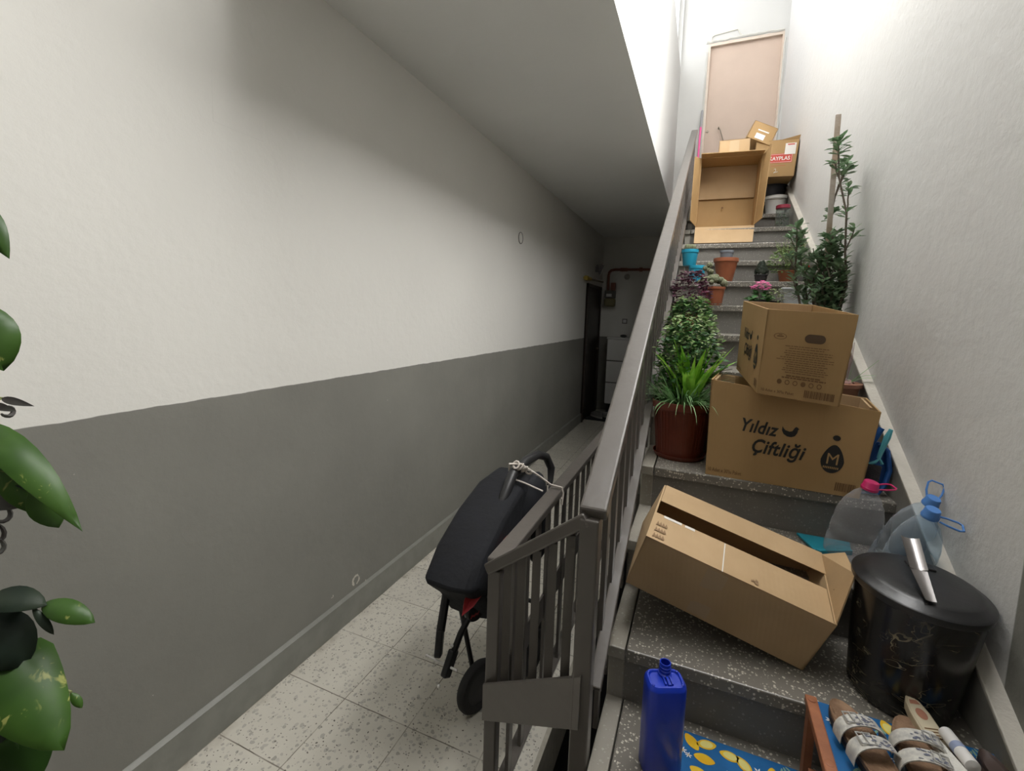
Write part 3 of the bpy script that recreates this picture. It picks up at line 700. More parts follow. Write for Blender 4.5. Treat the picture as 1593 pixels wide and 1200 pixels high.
mb = MB(); nk = JP(0.004, 0.016, .226)
mb.lathe([(0.0155, -0.004), (0.0155, .004), (0.0125, .006), (0.0125, .010), (0.0138, .011), (0.0138, .013), (0.0125, .014), (0.0125, .018), (0.0138, .019), (0.0138, .021), (0.0125, .022), (0.0128, .030), (0.0105, .030), (0.0105, 0.0), (0, 0.0)], nk, 28); obj('neck', mb, m_blue, t, smooth=True)
mb = MB(); mb.beam(JP(0.004, -0.020, .2265), JP(0.004, 0.004, .229), .006, .006); mb.beam(JP(-.004, -0.016, .2255), JP(-.004, 0.004, .228), .004, .005); mb.beam(JP(.012, -0.016, .2255), JP(.012, 0.004, .228), .004, .005)
for a_, c_ in ((-.034, -.018), (-.034, .018), (.034, .018), (.034, -.018)): mb.blob(JP(a_, c_, .2285+.1*c_), .0035, (1, 1, .5))
obj('top_ribs', mb, m_blue, t, bevel=.001)

# ------------------------------------------------------------------ black bin with lid and shoehorn
mbn, nt, bb = newmat('black_marbled_plastic'); p = gpos(nt)
def vein(sc, th, off):
    mp = N(nt, 'ShaderNodeMapping'); L(nt, p, mp.inputs[0]); mp.inputs['Location'].default_value = off; mp.inputs['Scale'].default_value = (1, 1, 1.9)
    n_ = noise(nt, sc, 4, 0.6, mp.outputs[0], 0.8)
    thin = mth(nt, 'LESS_THAN', mth(nt, 'ABSOLUTE', mth(nt, 'SUBTRACT', n_, 0.5)), th)
    brk = ramp(nt, noise(nt, 9, 2, vec=p), 0.50, 0.60)
    return mth(nt, 'MULTIPLY', thin, brk)
vv = mth(nt, 'MAXIMUM', vein(3.2, .0035, (1, 4, 2)), vein(5.5, .0025, (7, 1, 3)))
sm = ramp(nt, noise(nt, 6, 4, 0.6, p, 0.5), 0.5, 0.75)
L(nt, mixc(nt, vv, mixc(nt, sm, (0.010, 0.010, 0.011), (0.030, 0.027, 0.020)), (0.22, 0.19, 0.12)), bb.inputs['Base Color'])
bb.inputs['Roughness'].default_value = 0.22
b0, b1 = V((0.512, 1.318, zk(0)+.001)), V((0.525, 1.305, 0.962))
t = thing('waste_bin', 'black marbled plastic bin with domed lid on the step beside the wall', 'bin', tuple(b0))
mb = MB(); ax = (b1-b0).normalized(); hh = (b1-b0).length
mb.lathe([(0.096, 0), (0.101, .004), (0.112, .12), (0.122, hh-.03), (0.123, hh-.012), (0.118, hh-.012), (0.10, .01), (0, .01)], b0, 40, ax); obj('bin_body', mb, mbn, t, smooth=True)
mb = MB(); mb.lathe([(0.124, -.022), (0.129, -.020), (0.131, -.012), (0.131, -.004), (0.127, 0), (0.119, .002), (0.112, .010), (0.10, .0145), (0.05, .017), (0, .017)], b1, 48, ax)
obj('lid', mb, mat('black_satin_plastic', (0.018, 0.018, 0.019), 0.33, bmp=.05, bscale=40), t, smooth=True)
mb = MB(); q = b1+V((.018, .055, .019)); mb.box(q-V((.028, .014, .004)), q+V((.028, .014, .004))); obj('lid_grip', mb, MATS['black_satin_plastic'], t, bevel=.003)
# steel shoehorn lying across the lid
t = thing('shoehorn', 'long steel shoehorn lying across the black bin lid', 'shoehorn', tuple(b1+V((-.01, -.02, .018))))
def curved_plate(mb, a, bb_, wa, wb, depth, up_, n=6, m_=8, th=.0018):
    a = V(a); bb_ = V(bb_); d = (bb_-a).normalized(); sd = d.cross(V(up_)).normalized(); u = sd.cross(d)
    rows = []
    for s_ in (0, th):
        for i in range(n+1):
            f_ = i/n; w__ = wa*(1-f_)+wb*f_
            for k in range(m_+1):
                g = -1+2*k/m_; rows.append(a+(bb_-a)*f_+sd*(g*w__/2)+u*(depth*g*g*(w__/wa)+s_))
    N_ = (n+1)*(m_+1); fs = []
    for i in range(n):
        for k in range(m_):
            o_ = i*(m_+1)+k; fs += [(o_, o_+1, o_+m_+2, o_+m_+1), (N_+o_, N_+o_+m_+1, N_+o_+m_+2, N_+o_+1)]
    for i in range(n):
        for k in (0, m_): o_ = i*(m_+1)+k; fs.append((o_, o_+m_+1, N_+o_+m_+1, N_+o_))
    for k in range(m_):
        for i in (0, n): o_ = i*(m_+1)+k; fs.append((o_, o_+1, N_+o_+1, N_+o_))
    mb.add(rows, fs)
m_steel = mat('brushed_steel', (0.30, 0.285, 0.28), 0.30, 1.0, bmp=.03, bscale=200)
sA, sM, sB = V((0.497, 1.312, 1.045)), V((0.515, 1.262, .999)), V((0.541, 1.205, 0.966))
sA, sM, sB = V((0.509, 1.345, 1.052)), V((0.508, 1.280, 1.005)), V((0.503, 1.195, 0.977))
mb = MB(); curved_plate(mb, sA, sM, .036, .034, .007, (0, -.5, 1)); obj('blade', mb, m_steel, t, smooth=True)
mb = MB(); curved_plate(mb, sM, sB, .032, .019, .003, (0, -.5, 1)); obj('grip', mb, m_steel, t, smooth=True)

# ------------------------------------------------------------------ water jugs
def petmat(name, c, a=0.25, rough=.08):
    m = newmat(name)[0]; nt = m.node_tree; tr = N(nt, 'ShaderNodeBsdfTransparent'); tr.inputs[0].default_value = rgb(c)
    pr = nt.nodes['Principled BSDF']; pr.inputs['Base Color'].default_value = rgb([x*.75 for x in c]); pr.inputs['Roughness'].default_value = rough
    lw = N(nt, 'ShaderNodeLayerWeight'); lw.inputs[0].default_value = 0.35
    f = mth(nt, 'ADD', mth(nt, 'MULTIPLY', mth(nt, 'POWER', lw.outputs['Facing'], 1.8), 0.6), a*.25)
    mx = N(nt, 'ShaderNodeMixShader'); L(nt, f, mx.inputs[0]); L(nt, tr.outputs[0], mx.inputs[1]); L(nt, pr.outputs[0], mx.inputs[2])
    tcn = N(nt, 'ShaderNodeTexCoord').outputs['Object']
    bump(nt, pr, noise(nt, 22, 2, vec=tcn), .8, .01)
    L(nt, mx.outputs[0], nt.nodes['Material Output'].inputs[0]); return m
pet1 = petmat('clear_pet', (0.93, 0.93, 0.95), .55); pet2 = petmat('blue_pet', (0.80, 0.89, 0.97), .55); pet3 = petmat('blue_pet_pale', (0.84, 0.91, 0.98), .55)
m_pink = plast('magenta_cap', (0.50, 0.02, 0.12), .35); m_bcap = plast('sky_blue_cap', (0.07, 0.20, 0.50), .35)
def jug(label, pos, top, R_, pet, capm, hdir):
    t = thing('water_jug', label, 'water bottle', pos, 'water jugs beside the wall'); p = V(pos); ax = (V(top)-p); H = ax.length; ax.normalize()
    mb = MB(); pr = [(R_*.80, .002), (R_*.97, .012), (R_, .03), (R_, H*.26), (R_*.945, H*.28), (R_*.945, H*.30), (R_, H*.32), (R_, H*.46), (R_*.945, H*.48), (R_*.99, H*.51), (R_*.95, H*.62), (R_*.80, H*.75), (R_*.55, H*.87), (R_*.33, H*.93), (R_*.30, H*.99)]
    mb.lathe([(0, .006)]+pr, pos, 40, ax); obj('jug_body', mb, pet, t, smooth=True, auto=False)
    mb = MB(); c = p+ax*(H-.014); k = R_/.066; mb.lathe([(.021*k, 0), (.0235*k, .001), (.0235*k, .008), (.0215*k, .010), (.0205*k, .024), (.018*k, .027), (0, .027)], c, 28, ax); obj('cap', mb, capm, t, smooth=True)
    d = V(hdir).normalized(); s = ax.cross(d).normalized(); c = c+ax*.005; q = []
    for a_, s_ in ((.018, .012), (.035, .017), (.058, .018), (.066, .012), (.066, -.012), (.058, -.018), (.035, -.017), (.018, -.012)): q.append(c+d*a_+s*s_)
    mb = MB(); mb.tube(q, .0026, 6); obj('carry_handle', mb, capm, t, smooth=True)
    return t
zB = zk(1)+.001
jug('clear water jug with a magenta cap and handle, left of the two blue capped jugs', (0.478, 1.672, zB), (0.515, 1.645, 1.082), .064, pet1, m_pink, (1, .25, .15))
jug('bluish water jug with a sky blue cap, nearest behind the black bin lid', (0.562, 1.537, zB), (0.590, 1.455, 1.088), .054, pet2, m_bcap, (1, -.2, -.25))
jug('bluish water jug half hidden behind the other two, its cap handle raised', (0.574, 1.648, zB), (0.628, 1.555, 1.088), .054, pet3, m_bcap, (.35, .5, .9))
# teal dustpan flat on the step
m_teal = plast('teal_plastic', (0.02, 0.26, 0.34), .4); m_navy = plast('royal_blue_plastic', (0.02, 0.10, 0.34), .35)
t = thing('plastic_pan', 'flat teal plastic pan lying on the step beneath the big egg carton', 'pan', (0.44, 1.71, zB))
mb = MB(); pts = [(.372, 1.768), (.385, 1.63), (.395, 1.615), (.485, 1.672), (.53, 1.70), (.53, 1.766)]
mb = MB(); pts = [(.360, 1.766), (.392, 1.652), (.402, 1.642), (.50, 1.690), (.515, 1.766)]
mb.prism([(a, c, zB+.004) for a, c in pts], (0, 0, .008)); obj('pan', mb, m_teal, t, bevel=.002)
mb = MB(); mb.prism([(.392, 1.650, zB), (.402, 1.640, zB), (.503, 1.689, zB), (.498, 1.697, zB)], (0, 0, .018)); obj('front_lip', mb, m_teal, t, bevel=.002)
mb = MB()
for a_, c_ in ((.425, 1.668), (.462, 1.688)): mb.lathe([(.0035, 0), (.0035, .001)], (a_, c_, zB+.0122), 10)
obj('screw_hole', mb, m_ink, t)
t = thing('dustpan', 'deep blue dustpan standing upright between the big carton and the wall', 'dustpan', (0.6, 1.84, zk(2)))
mb = MB(); pts = [(.535, 1.835, .999), (.592, 1.835, .999), (.612, 1.838, 1.03), (.625, 1.842, 1.085), (.614, 1.85, 1.155), (.59, 1.855, 1.175), (.545, 1.85, 1.16)]
mb.prism(pts, (0, .006, 0)); pan = obj('pan', mb, m_navy, t, bevel=.002)
mb = MB(); mb.tube([V(p)+V((0, -.010, 0)) for p in [(.545, 1.836, 1.003), (.592, 1.835, 1.005), (.609, 1.838, 1.032), (.620, 1.842, 1.085), (.611, 1.85, 1.15), (.59, 1.852, 1.172)]], .008, 8); obj('rim', mb, m_navy, t, smooth=True)
mb = MB(); mb.tube([(.553, 1.845, 1.12), (.565, 1.845, 1.17), (.590, 1.845, 1.225)], [.010, .012, .009], 8); obj('handle', mb, m_navy, t, smooth=True)
t = thing('hand_brush', 'small hand brush with turquoise handle and dark bristles clipped in the blue dustpan', 'brush', (0.58, 1.82, 1.03))
mb = MB(); mb.tube([(.583, 1.822, 1.125), (.587, 1.822, 1.145), (.600, 1.822, 1.20), (.608, 1.822, 1.228)], [.006, .007, .010, .006], 8); obj('handle', mb, plast('aqua_plastic', (0.10, 0.42, 0.50), .4), t, smooth=True)
mb = MB(); mb.tube([(.556, 1.82, 1.103), (.575, 1.82, 1.112), (.585, 1.82, 1.125), (.594, 1.82, 1.108)], .005, 6); obj('brush_back', mb, MATS['aqua_plastic'], t, smooth=True)
mb = MB(); mb.hexa([(.545, 1.805, 1.045), (.585, 1.805, 1.040), (.585, 1.825, 1.040), (.545, 1.825, 1.045), (.553, 1.812, 1.105), (.592, 1.812, 1.100), (.592, 1.824, 1.100), (.553, 1.824, 1.105)]); obj('bristles', mb, mat('dark_bristle', (0.05, 0.045, 0.05), .9, bmp=.8, bscale=300), t)

# ------------------------------------------------------------------ lemon oilcloth, shoe rack and shoes
m_cb = mat('oilcloth_blue', (0.025, 0.14, 0.36), .25, var=.25, vscale=9)
m_lem = mat('lemon_yellow', (0.74, 0.52, 0.04), .3, c2=(0.70, 0.40, 0.02), vscale=24); m_lem2 = mat('lemon_pale', (0.72, 0.64, 0.22), .3); m_fl = mat('blossom_white', (0.70, 0.72, 0.72), .3)
m_lf = mat('leaf_print', (0.20, 0.34, 0.26), .3)
def lemon_print(mb, fn, x0, x1, y0, y1, n, seed):
    rnd = random.Random(seed)
    def ell(cx, cy, a, c, ang, mi, e, tip=.0):
        mb.mi = mi; ps = []
        for i in range(18):
            q = 2*PI*i/18; rx = a*math.cos(q)*(1+tip*abs(math.cos(q))**6); ry = c*math.sin(q)
            ps.append(fn(cx+rx*math.cos(ang)-ry*math.sin(ang), cy+rx*math.sin(ang)+ry*math.cos(ang), e))
        mb.poly(ps)
    def flower(cx, cy, r):
        for k in range(6):
            a = 2*PI*k/6+rnd.uniform(0, .4); mb.mi = 3
            mb.poly([fn(cx, cy, .0012), fn(cx+.55*r*math.cos(a-.30), cy+.55*r*math.sin(a-.30), .0012), fn(cx+r*math.cos(a), cy+r*math.sin(a), .0012), fn(cx+.55*r*math.cos(a+.30), cy+.55*r*math.sin(a+.30), .0012)])
        ell(cx, cy, r*.18, r*.18, 0, 1, .0016)
    pts = []
    for i in range(n*12):
        if len(pts) >= n: break
        q = (rnd.uniform(x0+.012, x1-.012), rnd.uniform(y0+.010, y1-.010))
        if all(math.hypot(q[0]-p[0], q[1]-p[1]) > .030 for p in pts): pts.append(q)
    for i, (x, y) in enumerate(pts):
        a = rnd.uniform(0, PI)
        if i % 3 == 0:
            ell(x, y, .020, .0135, a, 1, .0008, .22)
            if i % 2: ell(x, y, .0155, .0100, a, 2, .0012)
        elif i % 3 == 1: flower(x, y, .0115); flower(x+.014, y-.008, .009)
        else:
            for k in range(3): ell(x+.008*k, y+.005*k, .0085, .0024, a+k*.5, 4, .0009)
zT = zk(-1)
t = thing('oilcloth', 'blue oilcloth printed with lemons and white blossoms laid over the lowest step', 'oilcloth', (0.3, 1.03, zT))
mb = MB(); mb.box((0.012, 0.90, zT+.0005), (0.62, 1.168, zT+.003)); mb.box((0.012, 0.896, zT-.16), (0.62, 0.900, zT+.003)); 
lemon_print(mb, lambda x, y, e: V((x, y, zT+.003+e)), .02, .60, .905, 1.16, 110, 11)
obj('printed_cloth', mb, [m_cb, m_lem, m_lem2, m_fl, m_lf], t)
# rack
m_wood = mat('tan_brown_slat', (0.36, 0.135, 0.062), .45, var=.3, vscale=22, bmp=.1)
zr = zT+.185
t = thing('shoe_rack', 'low brown wooden shoe rack on the lowest step, its top lined with lemon cloth', 'shoe rack', (0.46, 1.02, zT))
for x_ in (0.288, 0.612):
    if x_ > .5: zr_, x_ = zr, x_
    mb = MB(); zr = zr-(.05 if x_ > .5 else 0); mb.hexa([(x_, .86, zr-.014), (x_+.024, .86, zr-.014), (x_+.024, 1.172, zr-.004), (x_, 1.172, zr-.004), (x_, .86, zr+.008), (x_+.024, .86, zr+.008), (x_+.024, 1.172, zr+.016), (x_, 1.172, zr+.016)])
    sp = obj('side_rail', mb, m_wood, t, bevel=.003)
    for yy, zz in ((1.158, .0165), (1.00, .0115)):
        mb = MB(); mb.lathe([(.0085, 0), (.0085, .0015), (.006, .002)], (x_+.012, yy, zr+zz-.001), 16); obj('peg_cap', mb, m_wood, sp)
    if x_ > .5: zr = zr_
    for yy in (.89, 1.14):
        mb = MB(); mb.box((x_+.004, yy, zT+.004), (x_+.020, yy+.024, zr-(.058 if x_ > .5 else .006))); obj('leg', mb, m_wood, t)
mb = MB(); mb.box((.312, .88, zr-.004), (.628, 1.176, zr+.002)); lemon_print(mb, lambda x, y, e: V((x, y, zr+.002+e)), .316, .625, .90, 1.178, 60, 4); obj('cloth_top', mb, [m_cb, m_lem, m_lem2, m_fl, m_lf], t)
mb = MB(); mb.box((.292, .88, zT+.07), (.62, .90, zT+.08)); mb.box((.292, .98, zT+.07), (.62, 1.0, zT+.08)); mb.box((.292, 1.08, zT+.07), (.62, 1.10, zT+.08)); obj('lower_slat', mb, m_wood, t)
# sandals
m_foot = mat('suede_footbed', (0.20, 0.115, 0.065), .75, c2=(0.30, 0.185, 0.11), vscale=30, bmp=.3, bscale=150)
m_strap = mat('cream_patterned_strap', (0.62, 0.60, 0.54), .4, c2=(0.42, 0.41, 0.39), vscale=90)
m_sole = mat('dark_sole', (0.035, 0.028, 0.026), .7); m_silver = mat('silver_buckle', (0.75, 0.74, 0.72), .30, .6)
def soleshape(Ln, W, n=26):
    out = []
    for i in range(n):
        a = 2*PI*i/n; y = math.cos(a); x = math.sin(a); w_ = W/2*(1.0-.10*(1-y)-.16*math.exp(-((y+.15)/.35)**2)); out.append((x*w_, y*Ln/2))
    return out
def sandal(name, label, c, ang, z, Ln=.245, W=.090, straps=True, fm=m_foot, tilt=0, grp=None, cat='sandal'):
    t = thing(name, label, cat, (c[0], c[1], z), grp); ca, sa = math.cos(ang), math.sin(ang)
    def P(x, y, d):
        d2 = d+tilt*x
        return V((c[0]+x*ca-y*sa, c[1]+x*sa+y*ca, z+d2))
    o = soleshape(Ln, W)
    mb = MB(); loft(mb, [[P(x, y, .001) for x, y in o], [P(x, y, .016) for x, y in o]]); obj('sole', mb, m_sole, t, bevel=.002)
    mb = MB(); loft(mb, [[P(x*.99, y*.99, .016) for x, y in o], [P(x*1.0, y*.995, .024) for x, y in o], [P(x*.93, y*.96, .027) for x, y in o], [P(x*.80, y*.90, .0225) for x, y in o]]); obj('footbed', mb, fm, t, smooth=True)
    if straps:
        for y0 in (.030, -.018):
            mb = MB(); vs = []; fs = []; n = 14; w2 = .0145
            for i in range(n+1):
                a = PI*i/n; x = -math.cos(a)*(W/2+.003); h = .010+.046*math.sin(a)**.7
                for dy, dh in ((-w2, 0), (w2, 0), (w2, .0025), (-w2, .0025)): vs.append(P(x*(1+(.0 if dh == 0 else .02)), y0+dy+x*.12, h+dh))
            for i in range(n):
                for k in range(4): fs.append((i*4+k, i*4+(k+1) % 4, (i+1)*4+(k+1) % 4, (i+1)*4+k))
            mb.add(vs, fs); st = obj('strap', mb, m_strap, t, smooth=True)
            mb = MB(); bx_, by = -W*.20*(1 if straps == 1 else -1), y0+.002
            q = [P(bx_+dx, by+dy, .060-.12*abs(dx+bx_)) for dx, dy in ((-.014, -.012), (.012, -.012), (.012, .012), (-.014, .012), (-.014, -.012))]
            mb.tube(q, .0017, 6); mb.tube([P(bx_-.002, by-.012, .0595), P(bx_-.002, by+.012, .0595)], .0012, 6); obj('buckle', mb, m_silver, st, smooth=True)
            mb = MB(); mb.mi = 0; rnd = random.Random(int(y0*1000)+3)
            for i in range(22):
                x = rnd.uniform(-.02, .024); dy = rnd.uniform(-.013, .013); a = math.acos(max(-1, min(1, -x/(W/2+.003)))); h = .0128+.046*math.sin(a)**.7+.0006; r = rnd.uniform(.001, .0022)
                mb.poly([P(x+r*math.cos(q)*2, y0+dy+x*.12+r*math.sin(q), h) for q in (0, PI/3, 2*PI/3, PI, 4*PI/3, 5*PI/3)])
            obj('floral_print', mb, mat('grey_blue_print', (0.13, 0.14, 0.19), .6), st)
    return t
sandal('buckle_sandal', 'white patterned two-strap sandal nearest the brown rack rail', (0.378, 1.052), math.radians(14), zr+.003, straps=1, tilt=-.10, grp='patterned sandals on the rack')
sandal('buckle_sandal', 'white patterned two-strap sandal beside the beige shoe polish pad', (0.470, 1.058), math.radians(-4), zr+.003, straps=2, grp='patterned sandals on the rack')
m_brn = mat('dark_brown_insole', (0.075, 0.05, 0.042), .6, var=.2, vscale=30)
sandal('slipper', 'dark brown flat slipper at the right end of the shoe rack by the wall', (0.602, 1.045), math.radians(4), zr+.003, .21, .052, False, m_brn, cat='slipper', grp='dark brown slippers on the rack')
sandal('slipper', 'dark brown flat slipper just right of the white roll-on bottle', (0.556, 1.048), math.radians(3), zr+.003, .21, .046, False, m_brn, cat='slipper', grp='dark brown slippers on the rack')
mb = MB(); loft(mb, [[V((0.52+x, 1.02+y, zr+.030+.00*x)) for x, y in soleshape(.15, .03)], [V((0.52+x*.9, 1.02+y*.9, zr+.042)) for x, y in soleshape(.15, .03)]])
tag(obj('fabric_strap', mb, mat('crimson_strap', (0.30, 0.012, 0.03), .5), loc=(.52, 1.02, zr+.03), bevel=.003), 'crimson strap lying on the rack beneath the white roll-on bottle', 'strap')
# beige shoe care pad
t = thing('shoe_polish_pad', 'beige oval-ended shoe polish pad box with a printed label', 'shoe polish', (0.505, 1.165, zr))
def SP(x, y, d): ca, sa = math.cos(math.radians(14)), math.sin(math.radians(14)); return V((0.507+x*ca-y*sa, 1.165+x*sa+y*ca, zr+.020+d+y*.25))
oo = [(.019, -.055), (.021, -.02), (.020, .015), (.015, .038), (.006, .052), (-.006, .052), (-.015, .038), (-.020, .015), (-.021, -.02), (-.019, -.055)]
mb = MB(); loft(mb, [[SP(x, y, 0) for x, y in oo], [SP(x, y, .022) for x, y in oo]]); obj('pad_box', mb, plast('beige_plastic', (0.52, 0.44, 0.30), .4), t, bevel=.003)
mb = MB(); mb.poly([SP(x*.82, y*.88, .0228) for x, y in oo]); obj('label', mb, plast('cream_label', (0.66, 0.58, 0.42), .4), t)
mb = MB(); mb.poly([SP(.010*math.cos(a), .010+.012*math.sin(a), .0234) for a in [2*PI*i/16 for i in range(16)]]); mb.poly([SP(x, y, .0234) for x, y in ((-.010, .030), (.010, .030), (.007, .039), (-.007, .039))]); obj('label_circle', mb, plast('dusty_rose_print', (0.45, 0.20, 0.13), .5), t)
mb = MB()
for i in range(4): mb.poly([SP(x, y, .0234) for x, y in ((-.013, -.020-.006*i), (.013, -.020-.006*i), (.013, -.0175-.006*i), (-.013, -.0175-.006*i))])
obj('label_lines', mb, m_inkb, t)
# white strap wedge and roll-on bottle
mb = MB(); mb.prism([(.492, 1.135, zr+.030), (.508, 1.132, zr+.034), (.536, 1.00, zr+.045), (.500, .99, zr+.045)], (0, 0, .012))
tag(obj('paper_leaflet', mb, mat('off_white_ribbed', (0.66, 0.64, 0.59), .6, bmp=.5, bscale=120), loc=(.51, 1.06, zr+.03), bevel=.003), 'white ribbed folded strip between the sandals and the roll-on bottle', 'strip')
t = thing('roll_on_bottle', 'small white roll-on bottle with blue print lying on the shoe rack', 'bottle', (0.535, 1.11, zr+.05))
a0 = V((.528, 1.135, zr+.050)); ax_ = V((.010, -.105, .01)).normalized()
mb = MB(); mb.lathe([(.0, 0), (.010, .0005), (.0125, .003), (.0125, .085), (0, .087)], a0, 24, ax_); obj('bottle_body', mb, plast('white_gloss', (0.74, 0.72, 0.70), .3), t, smooth=True)
mb = MB(); mb.lathe([(.0128, .038), (.0128, .052)], a0, 24, ax_); obj('printed_band', mb, plast('pale_blue_print', (0.30, 0.35, 0.50), .4), t, smooth=True)
# shoes under the rack
t = thing('black_shoe', 'black shoe with a white edge tucked beside the rack on the lowest step', 'shoe', (.262, 1.0, zT))
mb = MB(); mb.blob((.262, .985, zT+.055), .1, (.24, .95, .50), 14, 8); obj('upper', mb, mat('black_leather', (0.012, 0.012, 0.015), .4), t, smooth=True)
mb = MB(); loft(mb, [[V((.262+x, .985+y, zT+.004)) for x, y in soleshape(.20, .055)], [V((.262+x, .985+y, zT+.02)) for x, y in soleshape(.20, .055)]]); obj('sole', mb, m_sole, t)
mb = MB(); mb.blob((.268, 1.055, zT+.085), .016, (.8, .6, 1)); obj('heel_tab', mb, m_fl, t, smooth=True)

# ------------------------------------------------------------------ pots and plants on the stairs
m_terra = mat('terracotta_plastic', (0.34, 0.105, 0.045), .5, var=.15, vscale=20); m_terd = mat('dark_terracotta', (0.175, 0.036, 0.018), .42, var=.2, vscale=15)
m_soil = mat('potting_soil', (0.06, 0.038, 0.024), .95, c2=(0.16, 0.085, 0.045), vscale=60, bmp=1.0, bscale=90)
def leafmat(name, c, c2, sc=20, rough=.45, c3=None):
    m, nt, b = newmat(name); p = N(nt, 'ShaderNodeTexCoord').outputs['Object']
    col = mixc(nt, ramp(nt, noise(nt, sc, 2, vec=p), .4, .6), c, c2)
    if c3: col = mixc(nt, ramp(nt, noise(nt, sc*2.3, 2, vec=p), .62, .66), col, c3)
    L(nt, col, b.inputs['Base Color']); b.inputs['Roughness'].default_value = rough; b.inputs['Specular IOR Level'].default_value = .35
    trn = N(nt, 'ShaderNodeBsdfTranslucent'); L(nt, col, trn.inputs[0]); mx = N(nt, 'ShaderNodeMixShader'); mx.inputs[0].default_value = .22
    L(nt, b.outputs[0], mx.inputs[1]); L(nt, trn.outputs[0], mx.inputs[2]); L(nt, mx.outputs[0], nt.nodes['Material Output'].inputs[0]); return m
lm_deep = leafmat('leaf_deep', (0.035, 0.11, 0.03), (0.07, 0.19, 0.05)); lm_bright = leafmat('leaf_bright', (0.16, 0.42, 0.04), (0.34, 0.62, 0.08))
lm_grass = leafmat('leaf_grass', (0.16, 0.34, 0.12), (0.32, 0.50, 0.25)); lm_pale = leafmat('leaf_pale', (0.22, 0.32, 0.13), (0.42, 0.46, 0.26), 60)
lm_purple = leafmat('leaf_purple', (0.055, 0.018, 0.032), (0.16, 0.07, 0.10), 60, .35); lm_jade = leafmat('leaf_jade', (0.13, 0.23, 0.12), (0.25, 0.35, 0.21), 30, .35)
lm_variegated = leafmat('leaf_variegated', (0.27, 0.33, 0.15), (0.12, 0.24, 0.06), 50)
m_stem = mat('green_brown_stem', (0.11, 0.10, 0.06), .7); m_bark = mat('spiny_bark', (0.17, 0.14, 0.11), .85, bmp=.6, bscale=150)
def pot(t, c, rt_, rb, H, m, rim=.14, seg=32, ribs=False, tray=False, soil=True):
    c = V(c); mb = MB(); z0 = .008 if tray else 0
    pr = [(rb*.96, z0), (rb, z0+.004)]; hr = H*(1-rim)
    if tray: pr = [(rb*.92, z0), (rb, z0+.006)]
    pr += [(rt_*.93, hr), (rt_, hr+.002), (rt_*1.01, H-.004), (rt_*1.0, H), (rt_*.94, H), (rt_*.92, H-.02), (rt_*.9, H-.03)]
    mb.lathe(pr+[(0, H-.03)] if not soil else pr, c, seg)
    po = obj('pot', mb, m, t, smooth=True)
    if ribs:
        mb = MB()
        for i in range(44):
            a = 2*PI*i/44; d = V((math.cos(a), math.sin(a), 0)); mb.beam(c+d*(rb+.0005)+V((0, 0, z0+.02)), c+d*(rt_*.925)+V((0, 0, hr-.008)), .004, .003, tuple(d))
        obj('ribs', mb, m, t)
    if soil:
        mb = MB(); mb.lathe([(rt_*.91, H-.028), (rt_*.6, H-.018), (0, H-.012)], c, seg); obj('soil', mb, m_soil, t, smooth=True)
    if tray:
        mb = MB(); mb.lathe([(rb*1.05, 0), (rb*1.14, .018), (rb*1.12, .018), (rb*1.02, .006), (0, .006)], c, seg); obj('saucer', mb, m, t, smooth=True)
    return po
def bushy(mb, c, R_, H, n, Ls, Ws, rnd, shape='oval', mi=0, lo=.1, squash=1, up_=.35):
    c = V(c)
    for i in range(n):
        a = rnd.uniform(0, 2*PI); h = rnd.uniform(lo, 1); rr = R_*math.sqrt(rnd.uniform(.15, 1))*math.sin(PI*min(.95, max(.12, h*.75+.12)))
        p = c+V((rr*math.cos(a), rr*math.sin(a)*squash, H*h)); d = V((math.cos(a)+rnd.uniform(-.8, .8), math.sin(a)+rnd.uniform(-.8, .8), rnd.uniform(-.3, 1)*up_*2)).normalized()
        s = rnd.uniform(.7, 1.25); mb.mi = mi; mb.leaf(p, d, V((rnd.uniform(-.5, .5), rnd.uniform(-.5, .5), 1)), Ls*s, Ws*s, shape, rnd.uniform(0, .9), .2, 3)
# big terracotta pot
pc = V((-0.047, 1.985, zk(2)+.001))
t = thing('potted_plant', 'big round dark terracotta pot crowded with green foliage, left of the egg cartons', 'potted plant', tuple(pc))
pot(t, pc, .118, .092, .235, m_terd, .13, 40, True, True)
rnd = random.Random(21); top = pc+V((0, 0, .215))
mb = MB()
for i in range(340):   # arching grass blades round the rim
    a = rnd.uniform(0, 2*PI); r = rnd.uniform(.02, .09); p = top+V((r*math.cos(a), r*math.sin(a), 0)); tilt_ = rnd.uniform(.15, .75)
    d = V((math.cos(a)*tilt_, math.sin(a)*tilt_, 1)); mb.leaf(p, d, V((-math.cos(a), -math.sin(a), .3)), rnd.uniform(.09, .22), .0062, 'blade', rnd.uniform(.3, 1.9), .3, 5)
obj('grass_blades', mb, lm_grass, t)
mb = MB()
for i in range(34):
    a = rnd.uniform(0, 2*PI); r = rnd.uniform(.0, .05); p = top+V((.02+r*math.cos(a), r*math.sin(a)-.01, .03)); tilt_ = rnd.uniform(.05, .5)
    d = V((math.cos(a)*tilt_, math.sin(a)*tilt_, 1)); mb.leaf(p, d, V((-math.cos(a), -math.sin(a), .3)), rnd.uniform(.15, .29), rnd.uniform(.018, .030), 'lance', rnd.uniform(.1, .7), .3, 5)
obj('broad_leaves', mb, lm_bright, t)
mb = MB(); bushy(mb, top+V((.0, .05, .04)), .12, .29, 700, .024, .018, rnd); bushy(mb, top+V((-.05, .0, .0)), .07, .20, 120, .028, .02, rnd); obj('leafy_shoots', mb, lm_deep, t)
mb = MB(); bushy(mb, top+V((.01, .06, .10)), .13, .27, 420, .02, .015, rnd, lo=.3); bushy(mb, top+V((-.07, .0, .02)), .04, .20, 60, .024, .018, rnd, lo=.2); obj('variegated_shoots', mb, lm_variegated, t)
mb = MB()
